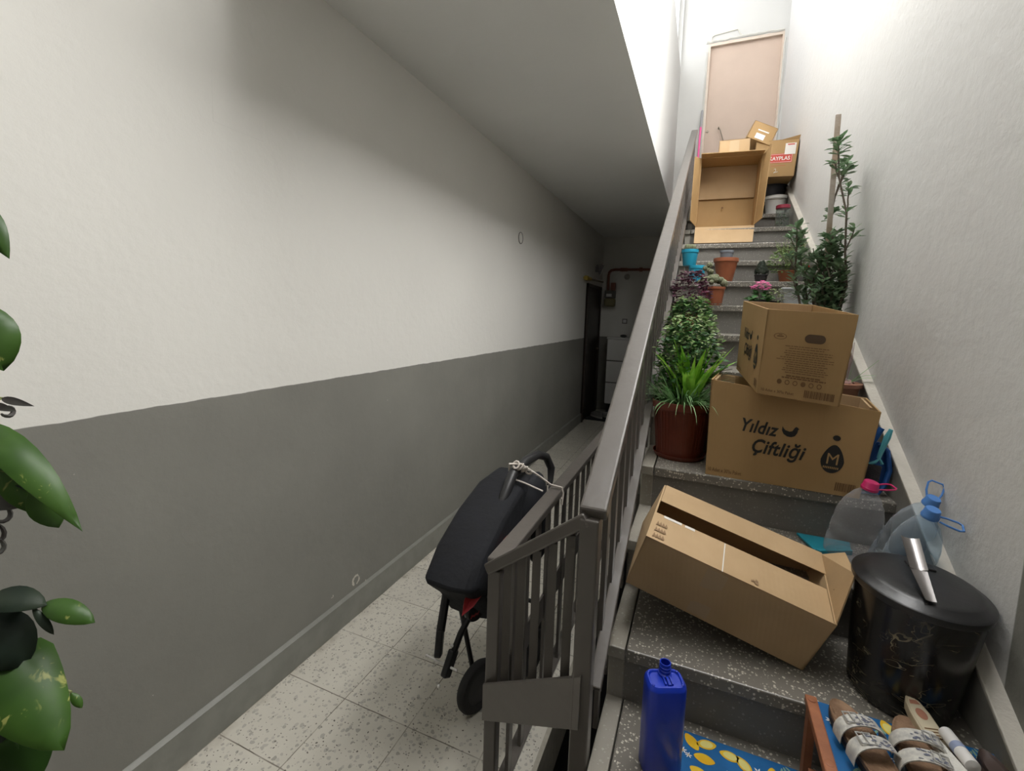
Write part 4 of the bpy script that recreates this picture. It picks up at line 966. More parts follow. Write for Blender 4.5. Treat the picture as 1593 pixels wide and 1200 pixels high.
for i in range(7):
    a = rnd.uniform(-.6, 1.2); p = top+V((.04, .0, .08)); q = p+V((.06+.04*rnd.random(), rnd.uniform(-.02, .06), .02+.05*rnd.random())); e_ = q+V((.05, 0, rnd.uniform(-.01, .08)))
    mb.tube([p, q, e_], .0014, 4)
obj('stems', mb, m_stem, t)
mb = MB()
for i in range(7):
    p = top+V((.07+.07*rnd.random(), rnd.uniform(.02, .09), .10+.15*rnd.random())); mb.leaf(p, V((1, .1, rnd.uniform(-.2, .9))), V((0, -.6, 1)), .045, .018, 'lance', .3, .2, 4)
obj('side_leaves', mb, lm_deep, t)
mb = MB()
for i in range(34): mb.blob(top+V((rnd.uniform(.05, .115), rnd.uniform(.05, .12), rnd.uniform(.17, .30))), .0035, (1.3, 1, .7), 6, 4)
obj('tiny_flowers', mb, m_fl, t)
mb = MB()
for i in range(26): mb.leaf(top+V((rnd.uniform(-.03, .06), rnd.uniform(-.095, -.05), .004)), V((rnd.uniform(-1, 1), rnd.uniform(-1, 1), .3)), V((0, 0, 1)), .024, .014, 'oval', rnd.uniform(-1, 1), .3, 3)
obj('dry_leaves', mb, mat('dry_leaf', (0.42, 0.16, 0.08), .8, c2=(0.5, 0.28, 0.14), vscale=60), t)
# second pot behind with spilling pale foliage (hidden pot)
pc = V((-0.045, 2.55, zk(4)+.001)); t = thing('potted_plant', 'pale green leafy bush behind the big terracotta pot, below the purple plant', 'potted plant', tuple(pc))
pot(t, pc, .075, .055, .12, plast('mossy_green_pot', (0.03, 0.05, 0.03), .6)); mb = MB(); bushy(mb, pc+V((0, -.02, .0)), .125, .34, 800, .026, .020, rnd); obj('foliage', mb, lm_deep, t)
mb = MB(); bushy(mb, pc+V((0, -.03, .04)), .13, .32, 600, .022, .016, rnd, lo=.3); obj('pale_foliage', mb, lm_variegated, t)
# purple plant
pc = V((-0.075, 2.90, zk(5)+.001)); t = thing('potted_plant', 'dark purple-leaved plant against the railing, beside the round cactus pot', 'potted plant', tuple(pc))
pot(t, pc, .068, .05, .11, m_terd); mb = MB(); bushy(mb, pc+V((0.01, 0, .07)), .115, .29, 700, .024, .019, rnd, lo=.2); obj('foliage', mb, lm_purple, t)
mb = MB(); bushy(mb, pc+V((.075, -.02, .13)), .03, .12, 60, .018, .012, rnd); obj('magenta_leaves', mb, leafmat('leaf_magenta', (0.28, 0.02, 0.09), (0.45, 0.06, 0.18), 40), t)
# cactus in terracotta pot on tread 6
def cactus_ball(mb, c, r, ribs=12, hgt=1.0):
    c = V(c); vs = []; fs = []; n = ribs*2; rg = 7
    for i in range(rg+1):
        a = -PI/2+PI*i/rg
        for k in range(n):
            q = 2*PI*k/n; rr = r*math.cos(a)*(1.0 if k % 2 == 0 else .86); vs.append(c+V((rr*math.cos(q), rr*math.sin(q), r*hgt*math.sin(a))))
    for i in range(rg):
        for k in range(n): k2 = (k+1) % n; fs.append((i*n+k, i*n+k2, (i+1)*n+k2, (i+1)*n+k))
    mb.add(vs, fs)
m_cact = mat('cactus_green', (0.12, 0.15, 0.075), .7, c2=(0.22, 0.21, 0.13), vscale=70, bmp=.6, bscale=200)
pc = V((0.068, 2.985, zk(6)-.16+.0)); pc.z = zk(6)+.001; pc.y = 3.03
t = thing('potted_cactus', 'clustered round cactus overflowing a terracotta pot on a middle step', 'cactus', tuple(pc))
pot(t, pc, .060, .045, .112, m_terra)
mb = MB()
for i in range(26):
    a = rnd.uniform(0, 2*PI); r = rnd.uniform(0, .072); cactus_ball(mb, pc+V((-.018+r*math.cos(a), r*math.sin(a)*.8, .125+.045*(1-(r/.08)**2)+rnd.uniform(-.006, .006))), rnd.uniform(.015, .023), 9)
for i in range(7): cactus_ball(mb, pc+V((-.045+rnd.uniform(-.018, .018), rnd.uniform(-.01, .02), .185+i*.010)), rnd.uniform(.014, .02), 9)
obj('cactus_cluster', mb, m_cact, t, smooth=False)
mb = MB()
for i in range(8): mb.leaf(pc+V((rnd.uniform(-.01, .06), -.062, .004)), V((rnd.uniform(-1, 1), -.4, .2)), V((0, 0, 1)), .022, .016, 'oval', .3, .3, 3)
tag(obj('plastic_scrap', mb, m_fl, loc=tuple(pc+V((0.02, -.06, 0)))), 'scraps of white plastic at the foot of the round cactus pot', 'scrap')
# bigger terracotta pot with the grey one in it
pc = V((0.132, 3.38, zk(7)+.001)); t = thing('flower_pot', 'terracotta plastic pot with a wide rim holding a small grey pot', 'flower pot', tuple(pc))
pot(t, pc, .077, .046, .160, m_terra, .16, soil=False)
pc2 = pc+V((.0, .0, .131)); t = thing('flower_pot', 'small empty slate grey pot sitting inside the terracotta one', 'flower pot', tuple(pc2)); pot(t, pc2, .043, .034, .080, plast('grey_blue_plastic', (0.20, 0.22, 0.25), .5), .2, 24, soil=False)
# turquoise pots
m_turq = plast('turquoise_plastic', (0.02, 0.32, 0.48), .35)
pc = V((-0.045, 3.37, zk(7)+.001)); t = thing('flower_pot', 'lower turquoise pot half hidden by the purple plant, under the turquoise cactus pot', 'flower pot', tuple(pc)); pot(t, pc, .055, .045, .112, m_turq, .2, 24)
pc = V((-0.098, 3.38, zk(7)+.001)); t = thing('potted_cactus', 'turquoise pot with a small round cactus standing next to the railing', 'cactus', tuple(pc+V((0, 0, .112))))
pc = pc+V((0, 0, .1135)); pot(t, pc, .056, .042, .108, m_turq, .2, 28)
mb = MB()
for i in range(5): cactus_ball(mb, pc+V((rnd.uniform(-.02, .022), rnd.uniform(-.02, .02), .122)), .022, 10, 1.1)
obj('cactus', mb, m_cact, t)
# dark star-ribbed euphorbia on tread 7
pc = V((.345, 3.36, zk(7)+.001)); t = thing('potted_succulent', 'dark green rosette succulent in a small black pot behind the pink flowers', 'succulent', tuple(pc))
pot(t, pc, .040, .032, .05, plast('black_pot', (0.02, 0.02, 0.022), .5), .2, 20)
mb = MB()
for i in range(40):
    a = i*2.4; h = i/40; r = .040*(1-h*.75); d = V((math.cos(a)*.6, math.sin(a)*.6, .9)); mb.leaf(pc+V((r*math.cos(a), r*math.sin(a), .045+.065*h)), d, V((-math.cos(a), -math.sin(a), .4)), .038, .034, 'oval', -.9, .25, 4)
obj('rosette', mb, leafmat('leaf_dark_olive', (0.022, 0.035, 0.022), (0.05, 0.06, 0.045), 30, .3), t)
# pink kalanchoe on tread 6
pc = V((.318, 3.04, zk(6)+.001)); t = thing('flowering_kalanchoe', 'small pot of bright pink blossoms with glossy green leaves', 'flower', tuple(pc))
pot(t, pc, .038, .030, .038, MATS['black_pot'], .2, 20)
mb = MB(); bushy(mb, pc+V((0, 0, .02)), .058, .062, 70, .038, .03, rnd); obj('leaves', mb, lm_deep, t)
mb = MB()
for i in range(90):
    a = rnd.uniform(0, 2*PI); r = .055*math.sqrt(rnd.random()); c = pc+V((r*math.cos(a), r*math.sin(a), .150-12*r*r+rnd.uniform(-.022, .006)))
    for k in range(4): q = a+PI/2*k; mb.leaf(c, V((math.cos(q), math.sin(q)-.3, .4)), V((0, -.4, 1)), .009, .008, 'oval', .2, .1, 2)
obj('blossoms', mb, mat('pink_petals', (0.78, 0.06, 0.32), .5, c2=(0.85, 0.22, 0.48), vscale=120), t)
mb = MB()
for i in range(6): a = i; mb.tube([pc+V((0, 0, .04)), pc+V((.03*math.cos(a), .03*math.sin(a), .11))], .0015, 4)
obj('stems', mb, m_stem, t)
pc = V((.395, 3.04, zk(6)+.001)); t = thing('potted_plant', 'tiny yellow-green creeper spilling beside the pink blossoms', 'potted plant', tuple(pc)); pot(t, pc, .03, .024, .035, MATS['black_pot'], .2, 18)
mb = MB(); bushy(mb, pc+V((0, 0, .02)), .055, .085, 130, .016, .012, rnd); obj('foliage', mb, lm_pale, t)
# white trough with twigs on tread 6
t = thing('planter_trough', 'white rectangular plastic trough planter with bare twigs on a middle step', 'planter', (.515, 3.08, zk(6)))
mb = MB(); z6 = zk(6)+.001; mb.hexa([(.438, 3.03, z6), (.588, 3.03, z6), (.588, 3.13, z6), (.438, 3.13, z6), (.428, 3.02, z6+.105), (.598, 3.02, z6+.105), (.598, 3.14, z6+.105), (.428, 3.14, z6+.105)]); mb.box((.424, 3.014, z6+.100), (.602, 3.146, z6+.112)); obj('trough', mb, plast('greyed_white_plastic', (0.50, 0.52, 0.53), .4), t, bevel=.004)
mb = MB(); mb.box((.434, 3.024, z6+.112), (.592, 3.136, z6+.114)); obj('soil', mb, m_soil, t)
mb = MB()
for i in range(5):
    p = V((.50+.02*i, 3.04, z6+.11)); q = [p]
    for k in range(7): q.append(q[-1]+V((-.022+rnd.uniform(-.008, .008), -.010, rnd.uniform(-.018, .010)-(.012 if k < 3 else 0))))
    mb.tube(q, [.0022-.0002*k for k in range(8)], 5)
obj('trailing_twigs', mb, m_bark, t)
# pale bush
pc = V((.505, 3.42, zk(7)+.001)); t = thing('potted_plant', 'airy yellow-green bush with fine pale sprays behind the white trough', 'potted plant', tuple(pc)); pot(t, pc, .06, .045, .08, m_terra)
mb = MB(); bushy(mb, pc+V((-.01, -.01, .05)), .115, .17, 380, .026, .014, rnd, up_=.2); obj('foliage', mb, leafmat('leaf_mid', (0.10, 0.20, 0.05), (0.24, 0.32, 0.12), 40), t)
mb = MB()
for i in range(110):
    a = rnd.uniform(0, 2*PI); d = V((math.cos(a)*.6, math.sin(a)*.4-.1, 1)).normalized(); p = pc+V((0, 0, .10)); e_ = p+d*rnd.uniform(.10, .20); mb.tube([p, e_], .0007, 3, False)
    for k in range(3): mb.leaf(p+(e_-p)*rnd.uniform(.6, 1), d+V((rnd.uniform(-1, 1), rnd.uniform(-1, 1), 0)), V((0, 0, 1)), .012, .006, 'oval', 0, .1, 2)
obj('pale_sprays', mb, lm_pale, t)
mb = MB(); mb.blob(pc+V((.098, -.05, .10)), .012, (1, 1, 1.2), 8, 5); obj('red_bud', mb, mat('red_bud', (0.5, 0.03, 0.02), .5), t, smooth=True)
# tall crown-of-thorns shrub with its stake
pc = V((.545, 2.60, zk(4)+.001)); t = thing('thorny_shrub', 'tall spiny succulent shrub with grey-green leaves against the right wall', 'plant', tuple(pc)); pot(t, pc, .075, .06, .13, m_terra)
rnd = random.Random(77); mbs, mbl, mbt = MB(), MB(), MB(); pz = pc+V((0, 0, .12))
def branch(p, d, Ln, r, lv, leafn):
    q = [p]; dd = d.normalized(); n = 6
    for i in range(n):
        dd = (dd+V((rnd.uniform(-.2, .2), rnd.uniform(-.2, .16), rnd.uniform(0, .32)))).normalized()
        nx = q[-1]+dd*(Ln/n)
        if nx.x > .615: nx.x = .615; dd.x = -abs(dd.x)
        q.append(nx)
    mbs.tube(q, [r*(1-.45*i/n) for i in range(n+1)], 6)
    for i in range(int(Ln/.010)):
        f_ = rnd.random()*n*.999; k = int(f_); p_ = q[k].lerp(q[k+1], f_-k); a = rnd.uniform(0, 2*PI); mbt.tube([p_, p_+V((math.cos(a), math.sin(a), .3))*(.007+r)], [.0010, .0003], 3, False)
    return q, dd
def tuft(p, d, n, s=1.0):
    for i in range(n):
        a = i*2.4+rnd.random(); dd = (d*rnd.uniform(.0, .9)+V((math.cos(a), math.sin(a), rnd.uniform(-.15, .5)))).normalized()
        mbl.leaf(p-d*rnd.uniform(0, .07)*s, dd, V((0, 0, 1)), rnd.uniform(.040, .064)*s, rnd.uniform(.019, .028)*s, 'spoon', rnd.uniform(-.2, .6), .15, 4)
mains = [((.02, -.02), (.0, -.02, 1), .98), ((-.01, -.01), (.04, -.05, 1), .90), ((.0, .03), (-.16, .06, 1), .56), ((.02, -.02), (-.3, -.2, 1), .40), ((.02, -.02), (-.14, -.2, 1), .50), ((.03, 0), (.10, .05, 1), .58), ((-.03, 0), (-.22, .05, 1), .62), ((-.02, -.02), (-.34, .05, 1.2), .55), ((.03, .02), (.22, .0, 1), .46), ((0, -.02), (.05, -.15, 1), .36), ((-.02, .01), (-.36, .1, 1.2), .46), ((.01, -.01), (.1, -.1, 1), .28), ((-.03, .03), (-.12, .1, 1), .60)]
for (ox_, oy), d, Ln in mains:
    q, dd = branch(pz+V((ox_, oy, -.02)), V(d), Ln, .006, 0, 0); tuft(q[-1], dd, 20, 1.0)
    for k in ((3, 4, 5) if Ln > .5 else (4,)): tuft(q[k].lerp(q[k+1], rnd.random()), dd, 9, .85)
    for k in (2, 3, 4, 5):
        if True:
            q2, d2 = branch(q[k], V((rnd.uniform(-1, .45), rnd.uniform(-.6, .3), .7)), rnd.uniform(.07, .15), .004, 1, 0); tuft(q2[-1], d2, 15, .85)
q, dd = branch(pz+V((.04, 0, .18)), V((.75, -.45, .45)), .22, .003, 0, 0)
for k in (3, 4, 5, 6): tuft(q[k], dd, 4, .8)
for i in range(26): tuft(pz+V((rnd.uniform(-.03, .07), rnd.uniform(-.09, .03), rnd.uniform(.05, .30))), V((0, 0, 1)), 14, .85)
obj('branches', mbs, m_bark, t, smooth=True); obj('thorns', mbt, m_bark, t); obj('leaves', mbl, lm_jade, t)
rnd = random.Random(5)
t_st = thing('wooden_stake', 'long weathered wooden stake standing up through the thorny shrub', 'stake', (.545, 2.58, zk(4)+.1))
mb = MB(); mb.beam((.545, 2.585, zk(4)+.10), (.524, 2.575, 2.53), .022, .010, (0, 1, 0)); obj('stake', mb, mat('weathered_wood', (0.30, 0.22, 0.155), .8, c2=(0.42, 0.38, 0.34), vscale=5, bmp=.3, bscale=60), t_st, bevel=.002)
# glass jar with red lid & plant on tread 10
pc = V((.555, 4.27, zk(10)+.001)); t = thing('glass_jar', 'small glass jar with red rim and green sprigs near the white bucket', 'jar', tuple(pc))
mb = MB(); mb.lathe([(.045, 0), (.050, .01), (.050, .15), (.044, .165), (.042, .165), (.047, .15), (.047, .01), (0, .008)], pc, 24); obj('jar_body', mb, petmat('jar_glass', (.85, .88, .86)), t, smooth=True)
mb = MB(); mb.lathe([(.049, .160), (.052, .162), (.052, .186), (.049, .188), (0, .188)], pc, 24); obj('lid', mb, plast('wine_red_lid', (0.30, 0.03, 0.06), .4), t, smooth=True)
mb = MB(); bushy(mb, pc+V((0, 0, .012)), .038, .11, 60, .022, .013, rnd); obj('sprigs', mb, lm_jade, t)
# orchid bowl on tread 3
pc = V((.566, 2.215, zk(3)+.001)); t = thing('orchid_bowl', 'brown shallow bowl pot with bare bulbs and a magenta flower, behind the cartons', 'potted plant', tuple(pc))
mb = MB(); mb.lathe([(.040, 0), (.046, .004), (.060, .10), (.066, .150), (.075, .153), (.076, .168), (.068, .171), (.060, .160), (0, .150)], pc+V((-.014, 0, 0)), 32); obj('pot', mb, mat('bowl_brown', (0.30, 0.14, 0.085), .5, var=.15), t, smooth=True)
mb = MB()
for i in range(16): mb.blob(pc+V((-.014+rnd.uniform(-.045, .045), rnd.uniform(-.045, .045), .168)), .013, (1, 1, .8), 7, 5)
obj('bulbs', mb, mat('bulb_skin', (0.26, 0.13, 0.13), .6, c2=(0.38, 0.24, 0.18), vscale=90), t, smooth=True)
mb = MB()
for i in range(16):
    x_ = rnd.uniform(-.03, .01); q = [pc+V((x_, 0, .165))]
    for k in range(5): q.append(q[-1]+V((rnd.uniform(-.012, .010), rnd.uniform(-.01, .01), .034)))
    mb.tube(q, .0012, 4)
obj('dry_stems', mb, mat('pink_dry_stem', (0.36, 0.24, 0.23), .8), t)
mb = MB()
for d_, Ln, dr in (((.45, -.2, 1), .20, 2.4), ((.7, -.3, 1), .23, .1), ((.2, -.3, 1), .17, 2.2), ((.0, -.2, 1), .12, .2)): mb.leaf(pc+V((.01, -.01, .16)), V(d_), V((-1, 0, .2)), Ln, .006, 'blade', dr, .3, 7)
obj('strap_leaves', mb, lm_grass, t)
mb = MB()
for i in range(9): a = i*.7; mb.leaf(pc+V((-.012, -.02, .385)), V((math.cos(a), -.4, math.sin(a))), V((0, -1, 0)), .020, .017, 'oval', .3, .2, 3)
obj('magenta_flower', mb, mat('magenta_petals', (0.62, 0.03, 0.38), .5), t)
# ------------------------------------------------------------------ folded stroller
m_navyf = mat('navy_fabric', (0.0035, 0.0045, 0.008), .85, var=.3, vscale=15, bmp=.25, bscale=40); m_blk = mat('black_tube', (0.013, 0.013, 0.014), .4)
m_blf = mat('black_padding', (0.010, 0.011, 0.015), .8, bmp=.4, bscale=25); m_red = mat('red_fabric', (0.30, 0.008, 0.012), .7); m_rub = mat('rubber_tyre', (0.022, 0.022, 0.023), .75, bmp=.2, bscale=150)
t = thing('folded_stroller', 'folded black and navy baby stroller tied to the passage railing', 'stroller', (-0.68, 1.6, 0))
sil = [(1.27, .595), (1.175, .685), (1.255, .765), (1.42, .845), (1.60, .895), (1.78, .895), (1.86, .84), (1.80, .66), (1.66, .50), (1.48, .44), (1.35, .48)]
def sec(x, s): cy, cz = 1.55, .70; return [V((x, cy+(y-cy)*s, cz+(z-cz)*s)) for y, z in sil]
mb = MB(); loft(mb, [sec(-.80, .80), sec(-.79, .93), sec(-.77, .98), sec(-.68, 1.0), sec(-.62, .97), sec(-.60, .88)])
def STX(mb):
    pass
obj('seat_fabric', mb, m_navyf, t, smooth=True, bevel=.012)
mb = MB(); mb.blob((-.60, 1.72, .76), .15, (.32, .80, 1.0), 14, 9, (-.5, 0, 0)); mb.blob((-.59, 1.80, .62), .11, (.4, .7, 1.2), 12, 8, (-.4, 0, 0)); obj('hood_padding', mb, m_blf, t, smooth=True)
# handle arch
mb = MB(); q = [(-.66, 1.36, .62), (-.655, 1.44, .74), (-.65, 1.52, .86), (-.645, 1.60, .935), (-.635, 1.72, .955), (-.625, 1.84, .950), (-.605, 1.90, .925), (-.585, 1.92, .87), (-.58, 1.90, .82), (-.58, 1.82, .72)]
mb.tube(q, [.011, .014, .019, .021, .020, .019, .019, .018, .013, .011], 12); obj('handlebar', mb, mat('handle_foam', (0.02, 0.02, 0.021), .45), t, smooth=True)
mb = MB(); mb.tube([(-.62, 1.44, .70), (-.655, 1.33, .56), (-.68, 1.26, .48), (-.70, 1.235, .40)], .011, 8); mb.tube([(-.77, 1.42, .70), (-.77, 1.32, .58), (-.755, 1.255, .47)], .016, 8)
mb.tube([(-.60, 1.30, .62), (-.60, 1.52, .44), (-.58, 1.80, .12)], .010, 8); mb.tube([(-.83, 1.30, .62), (-.80, 1.48, .40), (-.76, 1.52, .12)], .010, 8)
mb.tube([(-.60, 1.80, .78), (-.60, 1.62, .40), (-.66, 1.52, .14)], .010, 8); mb.tube([(-.84, 1.75, .78), (-.80, 1.80, .40), (-.72, 1.98, .12)], .010, 8); mb.tube([(-.60, 1.78, .30), (-.80, 1.78, .30)], .009, 8)
obj('frame_tubes', mb, m_blk, t, smooth=True)
mb = MB(); mb.lathe([(.030, -.014), (.034, -.008), (.034, .008), (.030, .014)], (-.660, 1.315, .535), 22, (1, -.55, .1)); j = obj('folding_joint', mb, m_blk, t, smooth=True)
mb = MB(); 
for i in range(5): mb.beam((-.652+.006*i*.5, 1.292+.007*i-.012, .530+.004*(i % 2)), (-.652+.006*i*.5+.004, 1.292+.007*i-.010, .545-.004*(i % 2)), .003, .002)
obj('red_badge', mb, m_red, j)
mb = MB(); mb.leaf((-.640, 1.195, .600), (.09, .50, .36), (.5, -.8, .5), .24, .050, 'lance', .15, .2, 6); mb.leaf((-.590, 1.375, .735), (.04, .40, .26), (.5, -.8, .5), .08, .024, 'lance', .1, .2, 5); obj('red_piping', mb, m_red, t, solid=.006)
mb = MB(); mb.beam((-.695, 1.245, .43), (-.705, 1.205, .355), .024, .034); obj('footrest_bracket', mb, m_blk, t, bevel=.006)
mb = MB(); mb.beam((-.755, 1.255, .48), (-.745, 1.225, .40), .024, .040); obj('footrest_bracket', mb, m_blk, t, bevel=.006)
mb = MB(); mb.tube([(-.665, 1.215, .385), (-.79, 1.22, .395)], .004, 8); obj('axle_rod', mb, m_silver, t, smooth=True)
mb = MB()
for p in ((-.612, 1.36, .60), (-.653, 1.30, .575), (-.70, 1.24, .445), (-.72, 1.19, .33), (-.60, 1.47, .47), (-.60, 1.55, .62)): mb.blob(p, .006, (1, 1, 1), 8, 5)
obj('rivets', mb, m_silver, t, smooth=True)
for (x, y, r, wd, tilt_) in ((-.715, 1.475, .100, .040, .35), (-.69, 1.64, .098, .040, .1), (-.585, 1.74, .095, .038, .15), (-.59, 1.93, .095, .038, .1)):
    ax_ = V((1, -tilt_, 0)).normalized(); c = V((x, y, r))-ax_*wd/2
    mb = MB(); mb.lathe([(r*.62, .004), (r*.80, 0), (r*.94, .003), (r, wd*.3), (r, wd*.7), (r*.94, wd-.003), (r*.80, wd), (r*.62, wd-.004), (r*.62, .004)], c, 40, ax_); wh = obj('wheel', mb, m_rub, t, smooth=True)
    mb = MB(); mb.lathe([(0, .004), (r*.63, .006), (r*.63, wd-.006), (0, wd-.004)], c, 32, ax_); hb = obj('hub', mb, m_blk, wh, smooth=True)
# string
m_str = mat('white_string', (0.66, 0.60, 0.54), .8, bmp=.4, bscale=300)
t = thing('tie_string', 'white knotted string lashing the stroller handle to the railing', 'string', (-.56, 1.62, .88))
mb = MB(); mb.tube([(-.668, 1.62, .935), (-.66, 1.60, .975), (-.62, 1.62, .975), (-.56, 1.68, .915), (-.52, 1.71, .876), (-.475, 1.72, .868), (-.469, 1.72, .845), (-.47, 1.71, .80)], .0045, 6)
mb.tube([(-.665, 1.60, .92), (-.60, 1.62, .90), (-.53, 1.64, .872)], .0035, 6); mb.tube([(-.53, 1.70, .874), (-.53, 1.70, .84), (-.47, 1.71, .826)], .0035, 6); obj('string', mb, m_str, t, smooth=True)
mb = MB()
for i in range(4):
    c = V((-.635+.014*i, 1.61+.01*i, .972-.010*i)); mb.tube([c+V((.012*math.cos(a), .008*math.sin(a), .012*math.sin(a+i))) for a in [2*PI*k/10 for k in range(11)]], .0045, 6)
obj('knot', mb, m_str, t, smooth=True)

# ------------------------------------------------------------------ far end of the passage
t = thing('shoe_cabinet', 'slim white three-drawer shoe cabinet at the far end wall', 'cabinet', (-1.12, 7.38, 0))
m_cab = mat('white_laminate', (0.74, 0.74, 0.73), .45)
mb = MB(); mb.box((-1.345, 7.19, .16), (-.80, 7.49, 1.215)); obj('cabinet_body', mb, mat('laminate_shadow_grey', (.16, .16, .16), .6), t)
mb = MB(); mb.box((-1.352, 7.170, 1.212), (-.795, 7.495, 1.237)); obj('cabinet_top', mb, m_cab, t)
for i in range(3):
    z0 = .175+i*.35; mb = MB(); mb.box((-1.342, 7.172, z0), (-.803, 7.19, z0+.332)); obj('flap_door', mb, m_cab, t, bevel=.003)
for x_ in (-1.32, -.84):
    mb = MB(); mb.box((x_, 7.22, 0), (x_+.03, 7.46, .16)); obj('leg', mb, mat('cabinet_leg_black', (.02, .02, .02), .5), t)
mb = MB(); mb.blob((-1.12, 7.33, 1.260), .045, (1.2, .8, .55), 14, 8); tag(obj('trinket_bowl', mb, mat('dark_grey_ceramic', (.06, .06, .06), .5), smooth=True, loc=(-1.12, 7.33, 1.236)), 'small dark rounded object on top of the white shoe cabinet', 'ornament')
t = thing('gas_meter', 'small yellowish gas meter with round-cornered case on the far wall', 'gas meter', (-1.385, 7.42, 1.72))
mb = MB(); mb.box((-1.475, 7.37, 1.725), (-1.30, 7.495, 1.86)); obj('meter_case', mb, mat('meter_ochre', (0.22, 0.20, 0.10), .5), t, bevel=.03, bseg=4)
mb = MB(); mb.box((-1.470, 7.38, 1.86), (-1.305, 7.49, 1.985)); obj('meter_head', mb, mat('meter_grey', (0.10, 0.095, 0.085), .5), t, bevel=.012)
mb = MB(); mb.box((-1.44, 7.374, 1.885), (-1.355, 7.381, 1.93)); obj('dial', mb, m_cab, t)
t = thing('gas_pipe', 'reddish brown gas pipe bending along the far wall above the meter', 'pipe', (-1.0, 7.44, 2.3)); m_pipe = mat('rust_pipe_paint', (0.22, 0.075, 0.045), .5)
mb = MB(); mb.tube([(-1.43, 7.44, 1.985), (-1.43, 7.44, 2.22), (-1.42, 7.44, 2.275), (-1.39, 7.44, 2.31), (-1.33, 7.44, 2.32), (-.43, 7.44, 2.32)], .021, 10); obj('pipe', mb, m_pipe, t, smooth=True)
mb = MB(); mb.lathe([(.032, 0), (.032, .05)], (-.95, 7.44, 2.32), 12, (1, 0, 0)); mb.lathe([(.028, 0), (.028, .12)], (-1.25, 7.44, 2.32), 12, (1, 0, 0)); mb.box((-1.38, 7.40, 1.98), (-1.31, 7.47, 2.11)); obj('coupling', mb, m_pipe, t, bevel=.004)
t = thing('curtain_rod', 'yellow wrapped rod end sticking out above the dark passage door', 'rod', (-1.50, 6.8, 2.12))
mb = MB(); mb.tube([(-1.50, 6.20, 2.085), (-1.50, 7.35, 2.115)], .014, 8); obj('rod', mb, mat('olive_rod', (0.16, 0.13, 0.07), .5), t, smooth=True)
mb = MB(); mb.lathe([(.03, 0), (.034, .02), (.026, .06), (.036, .09), (.024, .12), (.024, .30)], (-1.50, 6.16, 2.085), 10, (0, 1, .02)); obj('yellow_wrap', mb, mat('yellow_tape', (0.42, 0.30, 0.05), .6), t, smooth=True)
t = thing('wall_lamp', 'small grey cone-shaped wall lamp above the dark passage door', 'lamp', (-1.53, 6.75, 2.33)); mb = MB(); mb.lathe([(.008, 0), (.06, .13), (.064, .14), (0, .14)], (-1.475, 6.95, 2.20), 14, (0, 0, 1)); obj('lamp_shade', mb, mat('lamp_grey', (.20, .19, .20), .5), t, smooth=True)
mb = MB(); mb.box((-1.54, 6.93, 2.24), (-1.50, 6.97, 2.32)); obj('bracket', mb, MATS['lamp_grey'], t)
mb = MB(); mb.lathe([(.045, 0), (.045, .02), (.03, .026), (0, .026)], (-1.14, 7.5, 2.21), 18, (0, -1, 0)); tag(obj('detector', mb, mat('beige_detector', (.36, .33, .30), .5), loc=(-1.14, 7.5, 2.21)), 'round beige detector on the far wall under the gas pipe', 'detector')
t = thing('light_switch', 'square white light switch on the far wall above the shoe cabinet', 'switch', (-1.14, 7.49, 1.5)); mb = MB(); mb.box((-1.18, 7.488, 1.455), (-1.10, 7.5, 1.535)); obj('switch_plate', mb, mat('switch_dark_gap', (.22, .21, .20), .5), t)
mb = MB(); mb.box((-1.165, 7.482, 1.47), (-1.115, 7.489, 1.52)); obj('switch_rocker', mb, m_cab, t, bevel=.002)
mb = MB(); mb.box((-1.52, 6.62, .001), (-1.04, 7.15, .012)); tag(obj('door_mat', mb, mat('black_mat', (.018, .018, .02), .95, bmp=.6, bscale=120), loc=(-1.28, 6.9, 0)), 'black doormat in front of the dark passage door', 'doormat')
m_snk = mat('grey_sneaker', (.22, .21, .20), .7, var=.2, vscale=30)
for lab, cx_, cy_, an in (('light grey sneaker on the doormat, nearer the passage door', -1.38, 6.80, .9), ('light grey sneaker on the doormat, nearer the shoe cabinet', -1.20, 6.86, 1.15)):
    t = thing('sneaker', lab, 'shoe', (cx_, cy_, .012), 'sneakers on the doormat'); ca, sa = math.cos(an), math.sin(an)
    mb = MB(); loft(mb, [[V((cx_+x*ca-y*sa, cy_+x*sa+y*ca, .013)) for x, y in soleshape(.27, .095)], [V((cx_+x*ca-y*sa, cy_+x*sa+y*ca, .04)) for x, y in soleshape(.27, .095)]]); obj('sole', mb, mat('pale_sole', (.42, .40, .38), .6), t, bevel=.006)
    mb = MB(); S = soleshape(.26, .088)
    loft(mb, [[V((cx_+x*k*ca-(y*k2+dy)*sa, cy_+x*k*sa+(y*k2+dy)*ca, z+(max(0, -y)*.15 if z > .08 else 0))) for x, y in S] for k, k2, dy, z in ((1, 1, 0, .04), (.97, .97, 0, .06), (.85, .85, -.015, .085), (.6, .5, -.05, .105))]); obj('upper', mb, m_snk, t, smooth=True)
    mb = MB()
    for i in range(4): y_ = .03-.02*i; mb.beam((cx_-.02*ca-y_*sa, cy_-.02*sa+y_*ca, .098), (cx_+.02*ca-y_*sa, cy_+.02*sa+y_*ca, .098), .005, .004)
    obj('laces', mb, m_fl, t)
